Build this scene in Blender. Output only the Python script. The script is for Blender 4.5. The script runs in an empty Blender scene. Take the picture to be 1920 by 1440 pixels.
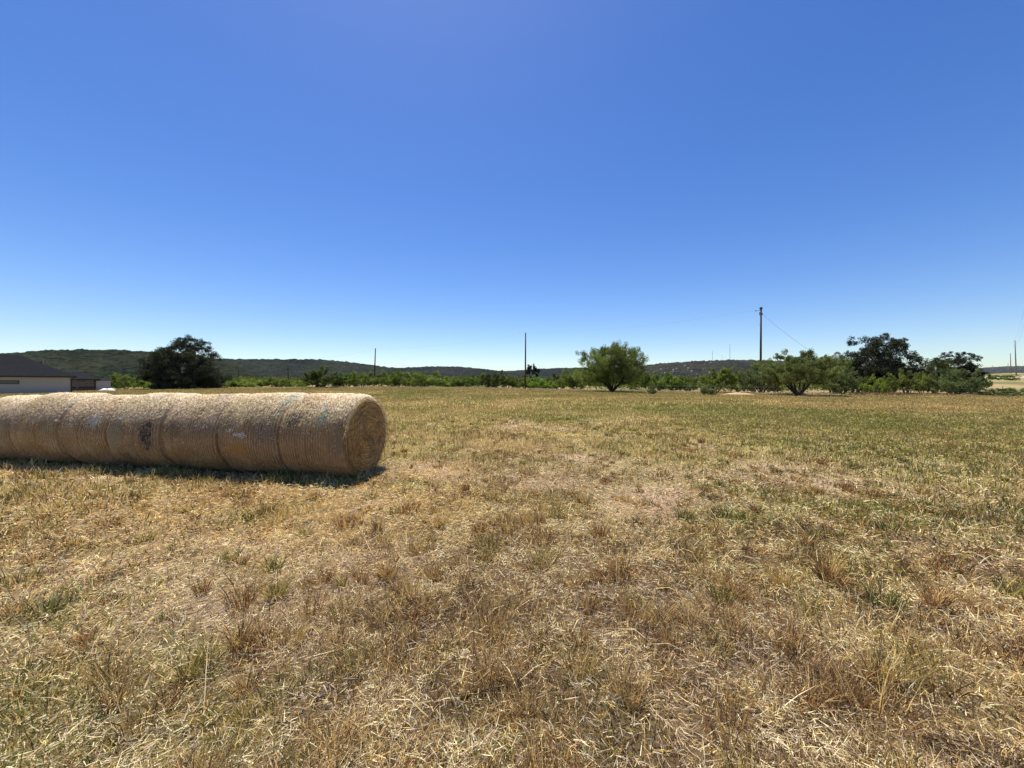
import bpy, math, random
import numpy as np
from mathutils import Vector

PI = math.pi
R = math.radians
rng = np.random.default_rng(11)
random.seed(5)
COL = bpy.context.scene.collection
F = 721.0          # focal length in photo pixels
EYE = 1.6          # eye height
HOR = 719.0        # horizon row of the photo
HAZE = 1.5e-5

# ------------------------------------------------------------------ noise
def _h(ix, iy, s):
    h = (ix.astype(np.int64) * 374761393 + iy.astype(np.int64) * 668265263 + int(s) * 974634777) & 0xffffffff
    h = ((h ^ (h >> 13)) * 1274126177) & 0xffffffff
    h = h ^ (h >> 16)
    return (h & 0xffffff) / float(0xffffff)

def vn(x, y, s=0):
    x = np.asarray(x, float); y = np.asarray(y, float)
    ix = np.floor(x); iy = np.floor(y)
    fx = x - ix; fy = y - iy
    fx = fx * fx * (3 - 2 * fx); fy = fy * fy * (3 - 2 * fy)
    a = _h(ix, iy, s); b = _h(ix + 1, iy, s); c = _h(ix, iy + 1, s); d = _h(ix + 1, iy + 1, s)
    return (a * (1 - fx) + b * fx) * (1 - fy) + (c * (1 - fx) + d * fx) * fy

def fbm(x, y, s=0, o=4):
    t = 0; a = .5; n = 0
    for i in range(o):
        t = t + a * vn(x * 2 ** i + 17.3 * i, y * 2 ** i - 9.1 * i, s + i); n += a; a *= .5
    return t / n

def sstep(a, b, x):
    t = np.clip((np.asarray(x, float) - a) / (b - a), 0, 1)
    return t * t * (3 - 2 * t)

# ------------------------------------------------------------------ terrain
EU = np.array([-1.6, -1.12, -.95, -.70, -.30, -.08, .14, .39, .68, 1.0, 1.33, 1.7])
EY = np.array([735., 733., 729., 728., 727., 728.5, 732., 735.5, 740.5, 741.5, 742., 742.])
ED = np.array([90., 90., 90., 90., 88., 86., 78., 70., 58., 58., 58., 58.])

def edge_depth(u):
    return np.interp(u, EU, ED)

def H(x, y):
    """height of the land"""
    x = np.asarray(x, float); y = np.asarray(y, float)
    yy = np.maximum(y, .5)
    u = x / yy
    d = np.interp(u, EU, ED)
    ze = EYE - (np.interp(u, EU, EY) - HOR) / F * d
    z = ze * sstep(8, 100, yy * 90 / d) * 1.02
    rise = np.interp(u, [-1.5, -.5, .9, 1.15, 1.3, 1.6], [.010, .010, .010, .026, .034, .034])
    far = np.clip(y - d - 8, 0, 520)
    z = z + rise * far * sstep(0, 60, far)
    z = z + (fbm(x * .08, y * .08, 90, 3) - .5) * .35 * sstep(14, 40, np.hypot(x, y)) * (1 - sstep(d * .6, d, y))
    z = z + (fbm(x * .02, y * .02, 95, 3) - .5) * 3. * sstep(110, 220, y)
    r = np.hypot(x, y)
    near = 1 - sstep(12, 30, r)
    z = z + ((fbm(x * 1.1, y * 1.1, 40, 3) - .5) * .07 + (fbm(x * 6, y * 6, 44, 2) - .5) * .045) * near
    return z

def px(xp, depth):
    return (xp - 960.) / F * depth

def ztop(yp, depth):
    return EYE + (HOR - yp) / F * depth

# colour zones of the field ------------------------------------------------
def P(col):
    return np.array(col, float)
STRAW = P((.76, .53, .20)); PALE = P((.94, .76, .45)); TAN = P((.38, .245, .115)); RED = P((.25, .125, .052))
OLIVE = P((.26, .24, .060)); GREEN = P((.14, .19, .045)); GREY = P((.62, .50, .36)); SOIL = P((.10, .066, .04))
PINK = P((.62, .45, .31))
BLOBS_G = [(-2.0, 1.9, .45, .30), (-1.2, 1.75, .3, .25), (4.7, 4.5, .8, .42), (6.0, 4.6, .8, .35), (2.7, 4.7, .35, .45), (3.6, 5.2, .5, .4),
           (-3.2, 4.6, .5, .4), (-2.3, 4.7, .4, .35), (.9, 8.0, .8, .35), (.8, 5.2, .6, .3), (1.8, 6.0, .4, .4), (-.1, 5.3, .5, .2), (7.5, 9., 2, .3),
           (2.2, 17, 3, .3), (9, 26, 6, .35), (-3.2, 2.6, .4, .35), (-1.6, 6.1, .45, .6), (8, 9, 4, .22), (13, 17, 7, .25), (5, 13, 4, .15), (-1, 12, 4, .12)]
BLOBS_B = [(3.4, 6.4, 1.6, .75), (2.1, 5.3, .7, .35), (5.2, 6.6, 1.1, .6), (.6, 6.2, .7, .4), (1.7, 8.2, .8, .3), (-1.7, 7.3, .6, .5), (-1.2, 6.6, .5, .35), (1.6, 14.5, 2.2, .4),
           (-.1, 2.1, .35, .25), (-2.2, 3.0, .6, .25), (1.5, 2.8, .5, .2)]

def zones(x, y):
    r = np.hypot(x, y)
    pg = .05 + .13 * sstep(3.5, 8, r) + .25 * sstep(9, 30, r)
    pg = pg + (fbm(x * .35, y * .35, 7, 4) - .5) * 1.0 * np.where(r < 12, .65, .9)
    pg = pg + (fbm(x * .07, y * .07, 8, 3) - .5) * .6 * sstep(10, 25, r)
    pg = pg + (fbm(x * 2.2, y * 2.2, 9, 2) - .5) * .5
    for bx, by, br, a in BLOBS_G:
        pg = pg + a * np.exp(-((x - bx) ** 2 + (y - by) ** 2) / br ** 2)
    straw_l = np.exp(-((x + 2.6) ** 2 / 9. + (y - 4.9) ** 2 / 1.4)) + .9 * np.exp(-((x + 1.35) ** 2 / .5 + (y - 6.9) ** 2 / .5))
    pg = pg - .25 * straw_l
    pb = (fbm(x * .6, y * .6, 21, 3) - .52) * 1.6
    for bx, by, br, a in BLOBS_B:
        pb = pb + a * np.exp(-((x - bx) ** 2 + (y - by) ** 2) / br ** 2)
    pb = pb * (1 - .75 * sstep(14, 30, r))
    pr = .25 + (fbm(x * .8, y * .8, 31, 3) - .5) * 1.6 - .3 * straw_l
    pr = pr + .15 * (1 - sstep(2, 5, r)) - .15 * sstep(8, 16, r)
    return np.clip(pg, 0, .92), np.clip(pb, 0, 1), np.clip(pr, 0, .9), straw_l

def mixc(a, b, t):
    return a * (1 - t[:, None]) + b * t[:, None]

def ground_colour(x, y):
    pg, pb, pr, sl = zones(x, y)
    n = len(x)
    r = np.hypot(x, y)
    c = np.tile(STRAW * .62, (n, 1))
    c = mixc(c, np.tile(TAN * .75, (n, 1)), np.clip(pr, 0, 1) * .7)
    c = mixc(c, np.tile(SOIL, (n, 1)), .92 - .80 * sstep(3, 16, r))
    c = mixc(c, np.tile(OLIVE * .85, (n, 1)), np.clip(pg * 1.15, 0, .95))
    c = mixc(c, np.tile(PINK * .72, (n, 1)), pb * .85)
    # beyond the edge of the field
    u = x / np.maximum(y, .5)
    d = edge_depth(u)
    t = sstep(0, 3, y - d)
    rough = mixc(np.tile(P((.34, .25, .12)), (n, 1)), np.tile(P((.15, .15, .055)), (n, 1)), sstep(.4, .6, fbm(x * .05, y * .015, 61, 4)))
    c = mixc(c, rough, t)
    # pale cleared bands on the rise at the right
    band = sstep(.50, .56, fbm(x * .006, y * .012, 66, 3)) * sstep(150, 260, y)
    c = mixc(c, np.tile(P((.50, .42, .30)), (n, 1)), band * .8)
    return np.clip(c, 0.01, 1)

# ------------------------------------------------------------------ mesh helpers
def mesh_np(name, v, faces_flat, sizes, tint=None, smooth=False):
    me = bpy.data.meshes.new(name)
    v = np.asarray(v, np.float32)
    sizes = np.asarray(sizes, np.int32)
    me.vertices.add(len(v)); me.vertices.foreach_set("co", v.ravel())
    me.loops.add(len(faces_flat)); me.loops.foreach_set("vertex_index", np.asarray(faces_flat, np.int32))
    me.polygons.add(len(sizes))
    st = np.concatenate([[0], np.cumsum(sizes)[:-1]]).astype(np.int32)
    me.polygons.foreach_set("loop_start", st)
    me.polygons.foreach_set("use_smooth", np.full(len(sizes), bool(smooth)))
    me.update(calc_edges=True)
    if tint is not None:
        a = me.attributes.new("tint", 'FLOAT_COLOR', 'POINT')
        t = np.ones((len(v), 4), np.float32); t[:, :3] = tint
        a.data.foreach_set("color", t.ravel())
    return me

def grid_faces(nu, nv, wrap=False):
    """quads of a grid with nu rows of nv vertices"""
    i = np.arange(nu - 1)[:, None] * nv
    j = np.arange(nv if wrap else nv - 1)[None, :]
    j2 = (j + 1) % nv
    q = np.stack([i + j, i + j2, i + nv + j2, i + nv + j], -1).reshape(-1, 4)
    return q

def link(name, me, mat=None, parent=None, loc=None, rz=None):
    o = bpy.data.objects.new(name, me)
    COL.objects.link(o)
    if mat is not None and me is not None:
        if not me.materials: me.materials.append(mat)
    if parent is not None: o.parent = parent
    if loc is not None: o.location = loc
    if rz is not None: o.rotation_euler = (0, 0, rz)
    return o

def tag(o, label=None, cat=None, group=None, kind=None):
    if label: o['label'] = label
    if cat: o['category'] = cat
    if group: o['group'] = group
    if kind: o['kind'] = kind
    return o

class MB:
    """collects simple solids into one mesh"""
    def __init__(s): s.v = []; s.f = []
    def add(s, vs, fs):
        b = len(s.v); s.v += [tuple(map(float, p)) for p in vs]; s.f += [tuple(b + i for i in f) for f in fs]
    def box(s, c, d, rz=0):
        cx, cy, cz = c; dx, dy, dz = d[0] / 2, d[1] / 2, d[2] / 2
        ca, sa = math.cos(rz), math.sin(rz)
        vs = []
        for z in (-dz, dz):
            for x, y in ((-dx, -dy), (dx, -dy), (dx, dy), (-dx, dy)):
                vs.append((cx + x * ca - y * sa, cy + x * sa + y * ca, cz + z))
        s.add(vs, [(3, 2, 1, 0), (4, 5, 6, 7), (0, 1, 5, 4), (1, 2, 6, 5), (2, 3, 7, 6), (3, 0, 4, 7)])
    def tube(s, pts, rad, n=8, cap=True):
        pts = [Vector(p) for p in pts]
        if not hasattr(rad, '__len__'): rad = [rad] * len(pts)
        b = len(s.v)
        for i, p in enumerate(pts):
            t = (pts[min(i + 1, len(pts) - 1)] - pts[max(i - 1, 0)]).normalized()
            a = Vector((0, 0, 1)) if abs(t.z) < .9 else Vector((1, 0, 0))
            e1 = t.cross(a).normalized(); e2 = t.cross(e1).normalized()
            for k in range(n):
                an = 2 * PI * k / n
                q = p + (e1 * math.cos(an) + e2 * math.sin(an)) * rad[i]
                s.v.append(tuple(q))
        for i in range(len(pts) - 1):
            for k in range(n):
                k2 = (k + 1) % n
                s.f.append((b + i * n + k, b + i * n + k2, b + (i + 1) * n + k2, b + (i + 1) * n + k))
        if cap:
            s.f.append(tuple(b + k for k in range(n))[::-1]); e = b + (len(pts) - 1) * n
            s.f.append(tuple(e + k for k in range(n)))
    def poly(s, vs): s.add(vs, [tuple(range(len(vs)))])
    def build(s, name, mat, parent=None, smooth=False, loc=None):
        me = bpy.data.meshes.new(name); me.from_pydata(s.v, [], s.f); me.update()
        if smooth:
            for p in me.polygons: p.use_smooth = True
        return link(name, me, mat, parent, loc)

# ------------------------------------------------------------------ materials
def newmat(name):
    m = bpy.data.materials.new(name); m.use_nodes = True
    nt = m.node_tree; nt.nodes.clear()
    out = nt.nodes.new('ShaderNodeOutputMaterial')
    return m, nt, out

def N(nt, t, **kw):
    n = nt.nodes.new(t)
    for k, v in kw.items():
        if k.startswith('i_'):
            n.inputs[k[2:].replace('_', ' ')].default_value = v
        else: setattr(n, k, v)
    return n

def L(nt, a, b): nt.links.new(a, b)

def mat_plain(name, c, rough=.7, noise=.0, scale=4., spec=.3, metal=0., bump=0.):
    m, nt, out = newmat(name)
    b = N(nt, 'ShaderNodeBsdfPrincipled'); b.inputs['Roughness'].default_value = rough
    b.inputs['Specular IOR Level'].default_value = spec; b.inputs['Metallic'].default_value = metal
    tc = N(nt, 'ShaderNodeTexCoord')
    no = N(nt, 'ShaderNodeTexNoise'); no.inputs['Scale'].default_value = scale; no.inputs['Detail'].default_value = 5
    L(nt, tc.outputs['Object'], no.inputs['Vector'])
    mx = N(nt, 'ShaderNodeMix', data_type='RGBA')
    mx.inputs[6].default_value = (*[x * (1 - noise) for x in c], 1); mx.inputs[7].default_value = (*[min(1, x * (1 + noise)) for x in c], 1)
    L(nt, no.outputs['Fac'], mx.inputs[0]); L(nt, mx.outputs[2], b.inputs['Base Color'])
    if bump:
        bp = N(nt, 'ShaderNodeBump'); bp.inputs['Strength'].default_value = bump; bp.inputs['Distance'].default_value = .02
        L(nt, no.outputs['Fac'], bp.inputs['Height']); L(nt, bp.outputs[0], b.inputs['Normal'])
    L(nt, b.outputs[0], out.inputs[0])
    return m

def mat_tint(name, transl=.3, rough=.6, spec=.25, gain=1.):
    """plant matter: colour from each blade's or leaf's own tint"""
    m, nt, out = newmat(name)
    at = N(nt, 'ShaderNodeAttribute', attribute_name='tint')
    oi = N(nt, 'ShaderNodeObjectInfo')
    hs = N(nt, 'ShaderNodeHueSaturation'); hs.inputs['Value'].default_value = gain
    mr = N(nt, 'ShaderNodeMapRange'); mr.inputs['To Min'].default_value = .488; mr.inputs['To Max'].default_value = .512
    L(nt, oi.outputs['Random'], mr.inputs['Value']); L(nt, mr.outputs[0], hs.inputs['Hue'])
    L(nt, at.outputs['Color'], hs.inputs['Color'])
    b = N(nt, 'ShaderNodeBsdfPrincipled'); b.inputs['Roughness'].default_value = rough; b.inputs['Specular IOR Level'].default_value = spec
    L(nt, hs.outputs[0], b.inputs['Base Color'])
    tr = N(nt, 'ShaderNodeBsdfTranslucent'); L(nt, hs.outputs[0], tr.inputs['Color'])
    ms = N(nt, 'ShaderNodeMixShader'); ms.inputs[0].default_value = transl
    L(nt, b.outputs[0], ms.inputs[1]); L(nt, tr.outputs[0], ms.inputs[2]); L(nt, ms.outputs[0], out.inputs[0])
    return m

def mat_ground():
    m, nt, out = newmat('ground_soil_and_thatch')
    at = N(nt, 'ShaderNodeAttribute', attribute_name='tint')
    tc = N(nt, 'ShaderNodeTexCoord')
    n1 = N(nt, 'ShaderNodeTexNoise'); n1.inputs['Scale'].default_value = 28; n1.inputs['Detail'].default_value = 8; n1.inputs['Roughness'].default_value = .75
    n2 = N(nt, 'ShaderNodeTexNoise'); n2.inputs['Scale'].default_value = 1.7; n2.inputs['Detail'].default_value = 8; n2.inputs['Roughness'].default_value = .7
    for n in (n1, n2): L(nt, tc.outputs['Object'], n.inputs['Vector'])
    mr = N(nt, 'ShaderNodeMapRange'); mr.inputs['From Min'].default_value = .3; mr.inputs['From Max'].default_value = .7
    mr.inputs['To Min'].default_value = .55; mr.inputs['To Max'].default_value = 1.35
    L(nt, n1.outputs['Fac'], mr.inputs['Value'])
    mr2 = N(nt, 'ShaderNodeMapRange'); mr2.inputs['From Min'].default_value = .3; mr2.inputs['From Max'].default_value = .7
    mr2.inputs['To Min'].default_value = .72; mr2.inputs['To Max'].default_value = 1.22
    L(nt, n2.outputs['Fac'], mr2.inputs['Value'])
    mu = N(nt, 'ShaderNodeMath', operation='MULTIPLY'); L(nt, mr.outputs[0], mu.inputs[0]); L(nt, mr2.outputs[0], mu.inputs[1])
    vm = N(nt, 'ShaderNodeVectorMath', operation='SCALE'); L(nt, at.outputs['Color'], vm.inputs[0]); L(nt, mu.outputs[0], vm.inputs['Scale'])
    b = N(nt, 'ShaderNodeBsdfPrincipled'); b.inputs['Roughness'].default_value = .95; b.inputs['Specular IOR Level'].default_value = .1
    L(nt, vm.outputs[0], b.inputs['Base Color'])
    bp = N(nt, 'ShaderNodeBump'); bp.inputs['Strength'].default_value = .9; bp.inputs['Distance'].default_value = .015
    L(nt, n1.outputs['Fac'], bp.inputs['Height']); L(nt, bp.outputs[0], b.inputs['Normal'])
    L(nt, b.outputs[0], out.inputs[0])
    return m

def mat_hill(name, dark, light, scale):
    m, nt, out = newmat(name)
    tc = N(nt, 'ShaderNodeTexCoord')
    n1 = N(nt, 'ShaderNodeTexNoise'); n1.inputs['Scale'].default_value = scale; n1.inputs['Detail'].default_value = 6; n1.inputs['Roughness'].default_value = .7
    n2 = N(nt, 'ShaderNodeTexNoise'); n2.inputs['Scale'].default_value = scale * .12; n2.inputs['Detail'].default_value = 6; n2.inputs['Roughness'].default_value = .65
    vo = N(nt, 'ShaderNodeTexVoronoi'); vo.inputs['Scale'].default_value = scale * 1.6
    for n in (n1, n2, vo): L(nt, tc.outputs['Object'], n.inputs['Vector'])
    ad = N(nt, 'ShaderNodeMath', operation='ADD'); L(nt, n1.outputs['Fac'], ad.inputs[0]); L(nt, n2.outputs['Fac'], ad.inputs[1])
    mr = N(nt, 'ShaderNodeMapRange'); mr.inputs['From Min'].default_value = .86; mr.inputs['From Max'].default_value = 1.16
    L(nt, ad.outputs[0], mr.inputs['Value'])
    mx = N(nt, 'ShaderNodeMix', data_type='RGBA'); mx.inputs[6].default_value = (*dark, 1); mx.inputs[7].default_value = (*light, 1)
    L(nt, mr.outputs[0], mx.inputs[0])
    b = N(nt, 'ShaderNodeBsdfPrincipled'); b.inputs['Roughness'].default_value = 1; b.inputs['Specular IOR Level'].default_value = .0
    L(nt, mx.outputs[2], b.inputs['Base Color'])
    bp = N(nt, 'ShaderNodeBump'); bp.inputs['Strength'].default_value = 1; bp.inputs['Distance'].default_value = 5; bp.invert = True
    L(nt, vo.outputs['Distance'], bp.inputs['Height']); L(nt, bp.outputs[0], b.inputs['Normal'])
    L(nt, b.outputs[0], out.inputs[0])
    return m

def mat_wrap(name, stains, base=(.30, .182, .078), seed=0.):
    """net wrapped hay. stains: (x0, angle0 deg, wx, wangle, colour, strength)"""
    m, nt, out = newmat(name)
    tc = N(nt, 'ShaderNodeTexCoord'); sp = N(nt, 'ShaderNodeSeparateXYZ'); L(nt, tc.outputs['Object'], sp.inputs[0])
    ny = N(nt, 'ShaderNodeMath', operation='MULTIPLY'); L(nt, sp.outputs['Y'], ny.inputs[0]); ny.inputs[1].default_value = -1
    an = N(nt, 'ShaderNodeMath', operation='ARCTAN2'); L(nt, sp.outputs['Z'], an.inputs[0]); L(nt, ny.outputs[0], an.inputs[1])
    cv = N(nt, 'ShaderNodeCombineXYZ'); L(nt, sp.outputs['X'], cv.inputs[0]); L(nt, an.outputs[0], cv.inputs[1]); cv.inputs[2].default_value = seed
    def stretched(sx, sy, detail=6, rough=.65):
        mp = N(nt, 'ShaderNodeMapping'); mp.inputs['Scale'].default_value = (sx, sy, 1); L(nt, cv.outputs[0], mp.inputs['Vector'])
        no = N(nt, 'ShaderNodeTexNoise'); no.inputs['Scale'].default_value = 1; no.inputs['Detail'].default_value = detail; no.inputs['Roughness'].default_value = rough
        L(nt, mp.outputs[0], no.inputs['Vector']); return no
    big = stretched(2.2, 1.6); cords = stretched(26, 2.0, 4); fine = stretched(90, 60, 6, .8); lines = stretched(60, 5, 4)
    def mixn(a, b, fac):
        mx = N(nt, 'ShaderNodeMix', data_type='RGBA')
        for sock, v in ((6, a), (7, b)):
            if isinstance(v, tuple): mx.inputs[sock].default_value = (*v, 1)
            else: L(nt, v, mx.inputs[sock])
        if isinstance(fac, float): mx.inputs[0].default_value = fac
        else: L(nt, fac, mx.inputs[0])
        return mx.outputs[2]
    def rngm(sock, a, b, c=0., d=1.):
        mr = N(nt, 'ShaderNodeMapRange'); mr.inputs['From Min'].default_value = a; mr.inputs['From Max'].default_value = b
        mr.inputs['To Min'].default_value = c; mr.inputs['To Max'].default_value = d; L(nt, sock, mr.inputs['Value']); return mr.outputs[0]
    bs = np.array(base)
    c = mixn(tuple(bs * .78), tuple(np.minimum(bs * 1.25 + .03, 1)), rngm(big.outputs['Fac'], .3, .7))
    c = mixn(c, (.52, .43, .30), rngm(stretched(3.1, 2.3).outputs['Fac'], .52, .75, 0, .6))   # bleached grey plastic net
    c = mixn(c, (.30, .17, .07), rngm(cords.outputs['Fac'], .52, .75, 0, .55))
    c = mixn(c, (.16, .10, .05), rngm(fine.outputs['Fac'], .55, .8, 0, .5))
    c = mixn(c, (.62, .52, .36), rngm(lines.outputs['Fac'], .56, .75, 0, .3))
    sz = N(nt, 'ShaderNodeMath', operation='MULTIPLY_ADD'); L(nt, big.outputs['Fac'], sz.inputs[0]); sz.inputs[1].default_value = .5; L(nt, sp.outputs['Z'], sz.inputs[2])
    c = mixn(c, (.86, .72, .50), rngm(sz.outputs[0], .42, .85, 0, .85))  # paler toward the top: weather bleaching plus sunlit brightness painted into the colour
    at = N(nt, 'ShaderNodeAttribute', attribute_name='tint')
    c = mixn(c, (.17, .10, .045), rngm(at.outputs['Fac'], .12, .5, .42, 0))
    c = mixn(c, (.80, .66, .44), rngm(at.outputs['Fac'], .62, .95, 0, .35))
    blot = stretched(11, 8, 6, .75)
    for (x0, a0, wx, wa, col, s) in stains:
        def gauss(sock, c0, w):
            a = N(nt, 'ShaderNodeMath', operation='SUBTRACT'); L(nt, sock, a.inputs[0]); a.inputs[1].default_value = c0
            d = N(nt, 'ShaderNodeMath', operation='DIVIDE'); L(nt, a.outputs[0], d.inputs[0]); d.inputs[1].default_value = w
            p = N(nt, 'ShaderNodeMath', operation='MULTIPLY'); L(nt, d.outputs[0], p.inputs[0]); L(nt, d.outputs[0], p.inputs[1]); return p.outputs[0]
        g = N(nt, 'ShaderNodeMath', operation='ADD'); L(nt, gauss(sp.outputs['X'], x0, wx), g.inputs[0]); L(nt, gauss(an.outputs[0], R(a0), R(wa)), g.inputs[1])
        k = N(nt, 'ShaderNodeMath', operation='ADD'); L(nt, g.outputs[0], k.inputs[0]); L(nt, rngm(lines.outputs['Fac'], .3, .7, -.7, .9), k.inputs[1])
        k2 = N(nt, 'ShaderNodeMath', operation='ADD'); L(nt, k.outputs[0], k2.inputs[0]); L(nt, rngm(blot.outputs['Fac'], .3, .7, -1.1, 1.3), k2.inputs[1])
        c = mixn(c, col, rngm(k2.outputs[0], .45, 1.5, s, 0))
    b = N(nt, 'ShaderNodeBsdfPrincipled'); b.inputs['Roughness'].default_value = .75; b.inputs['Specular IOR Level'].default_value = .25
    L(nt, c, b.inputs['Base Color'])
    hs = N(nt, 'ShaderNodeMath', operation='ADD'); L(nt, fine.outputs['Fac'], hs.inputs[0]); L(nt, lines.outputs['Fac'], hs.inputs[1])
    bp = N(nt, 'ShaderNodeBump'); bp.inputs['Strength'].default_value = 1; bp.inputs['Distance'].default_value = .009
    L(nt, hs.outputs[0], bp.inputs['Height']); L(nt, bp.outputs[0], b.inputs['Normal'])
    L(nt, b.outputs[0], out.inputs[0])
    return m

def mat_face():
    m, nt, out = newmat('rolled_hay_end')
    tc = N(nt, 'ShaderNodeTexCoord'); sp = N(nt, 'ShaderNodeSeparateXYZ'); L(nt, tc.outputs['Object'], sp.inputs[0])
    an = N(nt, 'ShaderNodeMath', operation='ARCTAN2'); L(nt, sp.outputs['Z'], an.inputs[0]); L(nt, sp.outputs['Y'], an.inputs[1])
    y2 = N(nt, 'ShaderNodeMath', operation='MULTIPLY'); L(nt, sp.outputs['Y'], y2.inputs[0]); L(nt, sp.outputs['Y'], y2.inputs[1])
    z2 = N(nt, 'ShaderNodeMath', operation='MULTIPLY'); L(nt, sp.outputs['Z'], z2.inputs[0]); L(nt, sp.outputs['Z'], z2.inputs[1])
    ad = N(nt, 'ShaderNodeMath', operation='ADD'); L(nt, y2.outputs[0], ad.inputs[0]); L(nt, z2.outputs[0], ad.inputs[1])
    rr = N(nt, 'ShaderNodeMath', operation='SQRT'); L(nt, ad.outputs[0], rr.inputs[0])
    # wavy radius so the layers are not perfect rings
    dn = N(nt, 'ShaderNodeTexNoise'); dn.inputs['Scale'].default_value = 4; L(nt, tc.outputs['Object'], dn.inputs['Vector'])
    dr = N(nt, 'ShaderNodeMath', operation='MULTIPLY_ADD'); L(nt, dn.outputs['Fac'], dr.inputs[0]); dr.inputs[1].default_value = .12; L(nt, rr.outputs[0], dr.inputs[2])
    sa = N(nt, 'ShaderNodeMath', operation='SINE'); L(nt, an.outputs[0], sa.inputs[0])
    ca = N(nt, 'ShaderNodeMath', operation='COSINE'); L(nt, an.outputs[0], ca.inputs[0])
    cv = N(nt, 'ShaderNodeCombineXYZ'); L(nt, dr.outputs[0], cv.inputs[0]); L(nt, sa.outputs[0], cv.inputs[1]); L(nt, ca.outputs[0], cv.inputs[2])
    def st(sx, sy, d=5):
        mp = N(nt, 'ShaderNodeMapping'); mp.inputs['Scale'].default_value = (sx, sy, sy); L(nt, cv.outputs[0], mp.inputs['Vector'])
        no = N(nt, 'ShaderNodeTexNoise'); no.inputs['Scale'].default_value = 1; no.inputs['Detail'].default_value = d; no.inputs['Roughness'].default_value = .7
        L(nt, mp.outputs[0], no.inputs['Vector']); return no
    a = st(34, 1.3); b_ = st(110, 6)
    cr = N(nt, 'ShaderNodeValToRGB'); e = cr.color_ramp.elements
    e[0].position = .32; e[0].color = (.07, .035, .015, 1); e[1].position = .62; e[1].color = (.76, .50, .21, 1)
    e2 = cr.color_ramp.elements.new(.48); e2.color = (.38, .22, .09, 1)
    av = N(nt, 'ShaderNodeMath', operation='ADD'); L(nt, a.outputs['Fac'], av.inputs[0]); L(nt, b_.outputs['Fac'], av.inputs[1])
    hv = N(nt, 'ShaderNodeMath', operation='MULTIPLY'); L(nt, av.outputs[0], hv.inputs[0]); hv.inputs[1].default_value = .5
    L(nt, hv.outputs[0], cr.inputs[0])
    b = N(nt, 'ShaderNodeBsdfPrincipled'); b.inputs['Roughness'].default_value = .85; b.inputs['Specular IOR Level'].default_value = .15
    L(nt, cr.outputs[0], b.inputs['Base Color'])
    bp = N(nt, 'ShaderNodeBump'); bp.inputs['Strength'].default_value = 1; bp.inputs['Distance'].default_value = .03
    L(nt, hv.outputs[0], bp.inputs['Height']); L(nt, bp.outputs[0], b.inputs['Normal'])
    L(nt, b.outputs[0], out.inputs[0])
    return m

M_grass = mat_tint('dry_and_green_grass', .28, .7, .12)
M_hay = mat_tint('loose_hay_straw', .2, .5, .35)
M_leaf = mat_tint('small_leaves', .36, .75, .1)
M_oakleaf = mat_tint('leathery_dark_leaves', .12, .7, .15)
M_bark = mat_plain('dark_rough_bark', (.060, .048, .038), .95, .4, 12, .1, bump=.6)
M_pole = mat_plain('creosoted_wood', (.085, .060, .045), .9, .35, 6, .15)
M_polegrey = mat_plain('weathered_grey_wood', (.22, .21, .215), .9, .3, 6, .15)
M_metal = mat_plain('galvanised_steel', (.42, .43, .45), .45, .15, 10, .5, .7)
M_dark = mat_plain('dark_metal', (.05, .05, .055), .5, .2, 10, .4, .3)
M_porc = mat_plain('grey_porcelain', (.40, .41, .43), .3, .1, 10, .5)

# ------------------------------------------------------------------ ground sheet
def build_ground():
    nr, na = 560, 1100
    r = np.concatenate([[0.25], .25 * np.exp(np.linspace(0.01, math.log(9000 / .25), nr - 1))])
    # angular samples denser toward the view side (+Y)
    t = np.linspace(-1, 1, na, endpoint=False)
    ang = PI / 2 + PI * (0.62 * t + 0.38 * t ** 3)
    x = r[:, None] * np.cos(ang)[None]; y = r[:, None] * np.sin(ang)[None]
    x = x.ravel(); y = y.ravel()
    z = H(x, y)
    rr = np.hypot(x, y)
    z = z + (fbm(x * 22, y * 22, 50, 2) - .5) * .022 * (1 - sstep(4, 9, rr))
    c = ground_colour(x, y)
    q = grid_faces(nr, na, True)[:, ::-1]
    cen = len(x)
    x = np.append(x, 0); y = np.append(y, 0); z = np.append(z, float(H(np.array([0.]), np.array([.3]))[0])); c = np.vstack([c, c[:1]])
    tri = np.stack([np.full(na, cen), np.arange(na), (np.arange(na) + 1) % na], -1)
    flat = np.concatenate([q.ravel(), tri.ravel()]); sizes = np.concatenate([np.full(len(q), 4), np.full(na, 3)])
    me = mesh_np('ground', np.stack([x, y, z], -1), flat, sizes, c, True)
    o = link('ground', me, mat_ground())
    tag(o, kind='structure')
    return o
build_ground()

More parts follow.
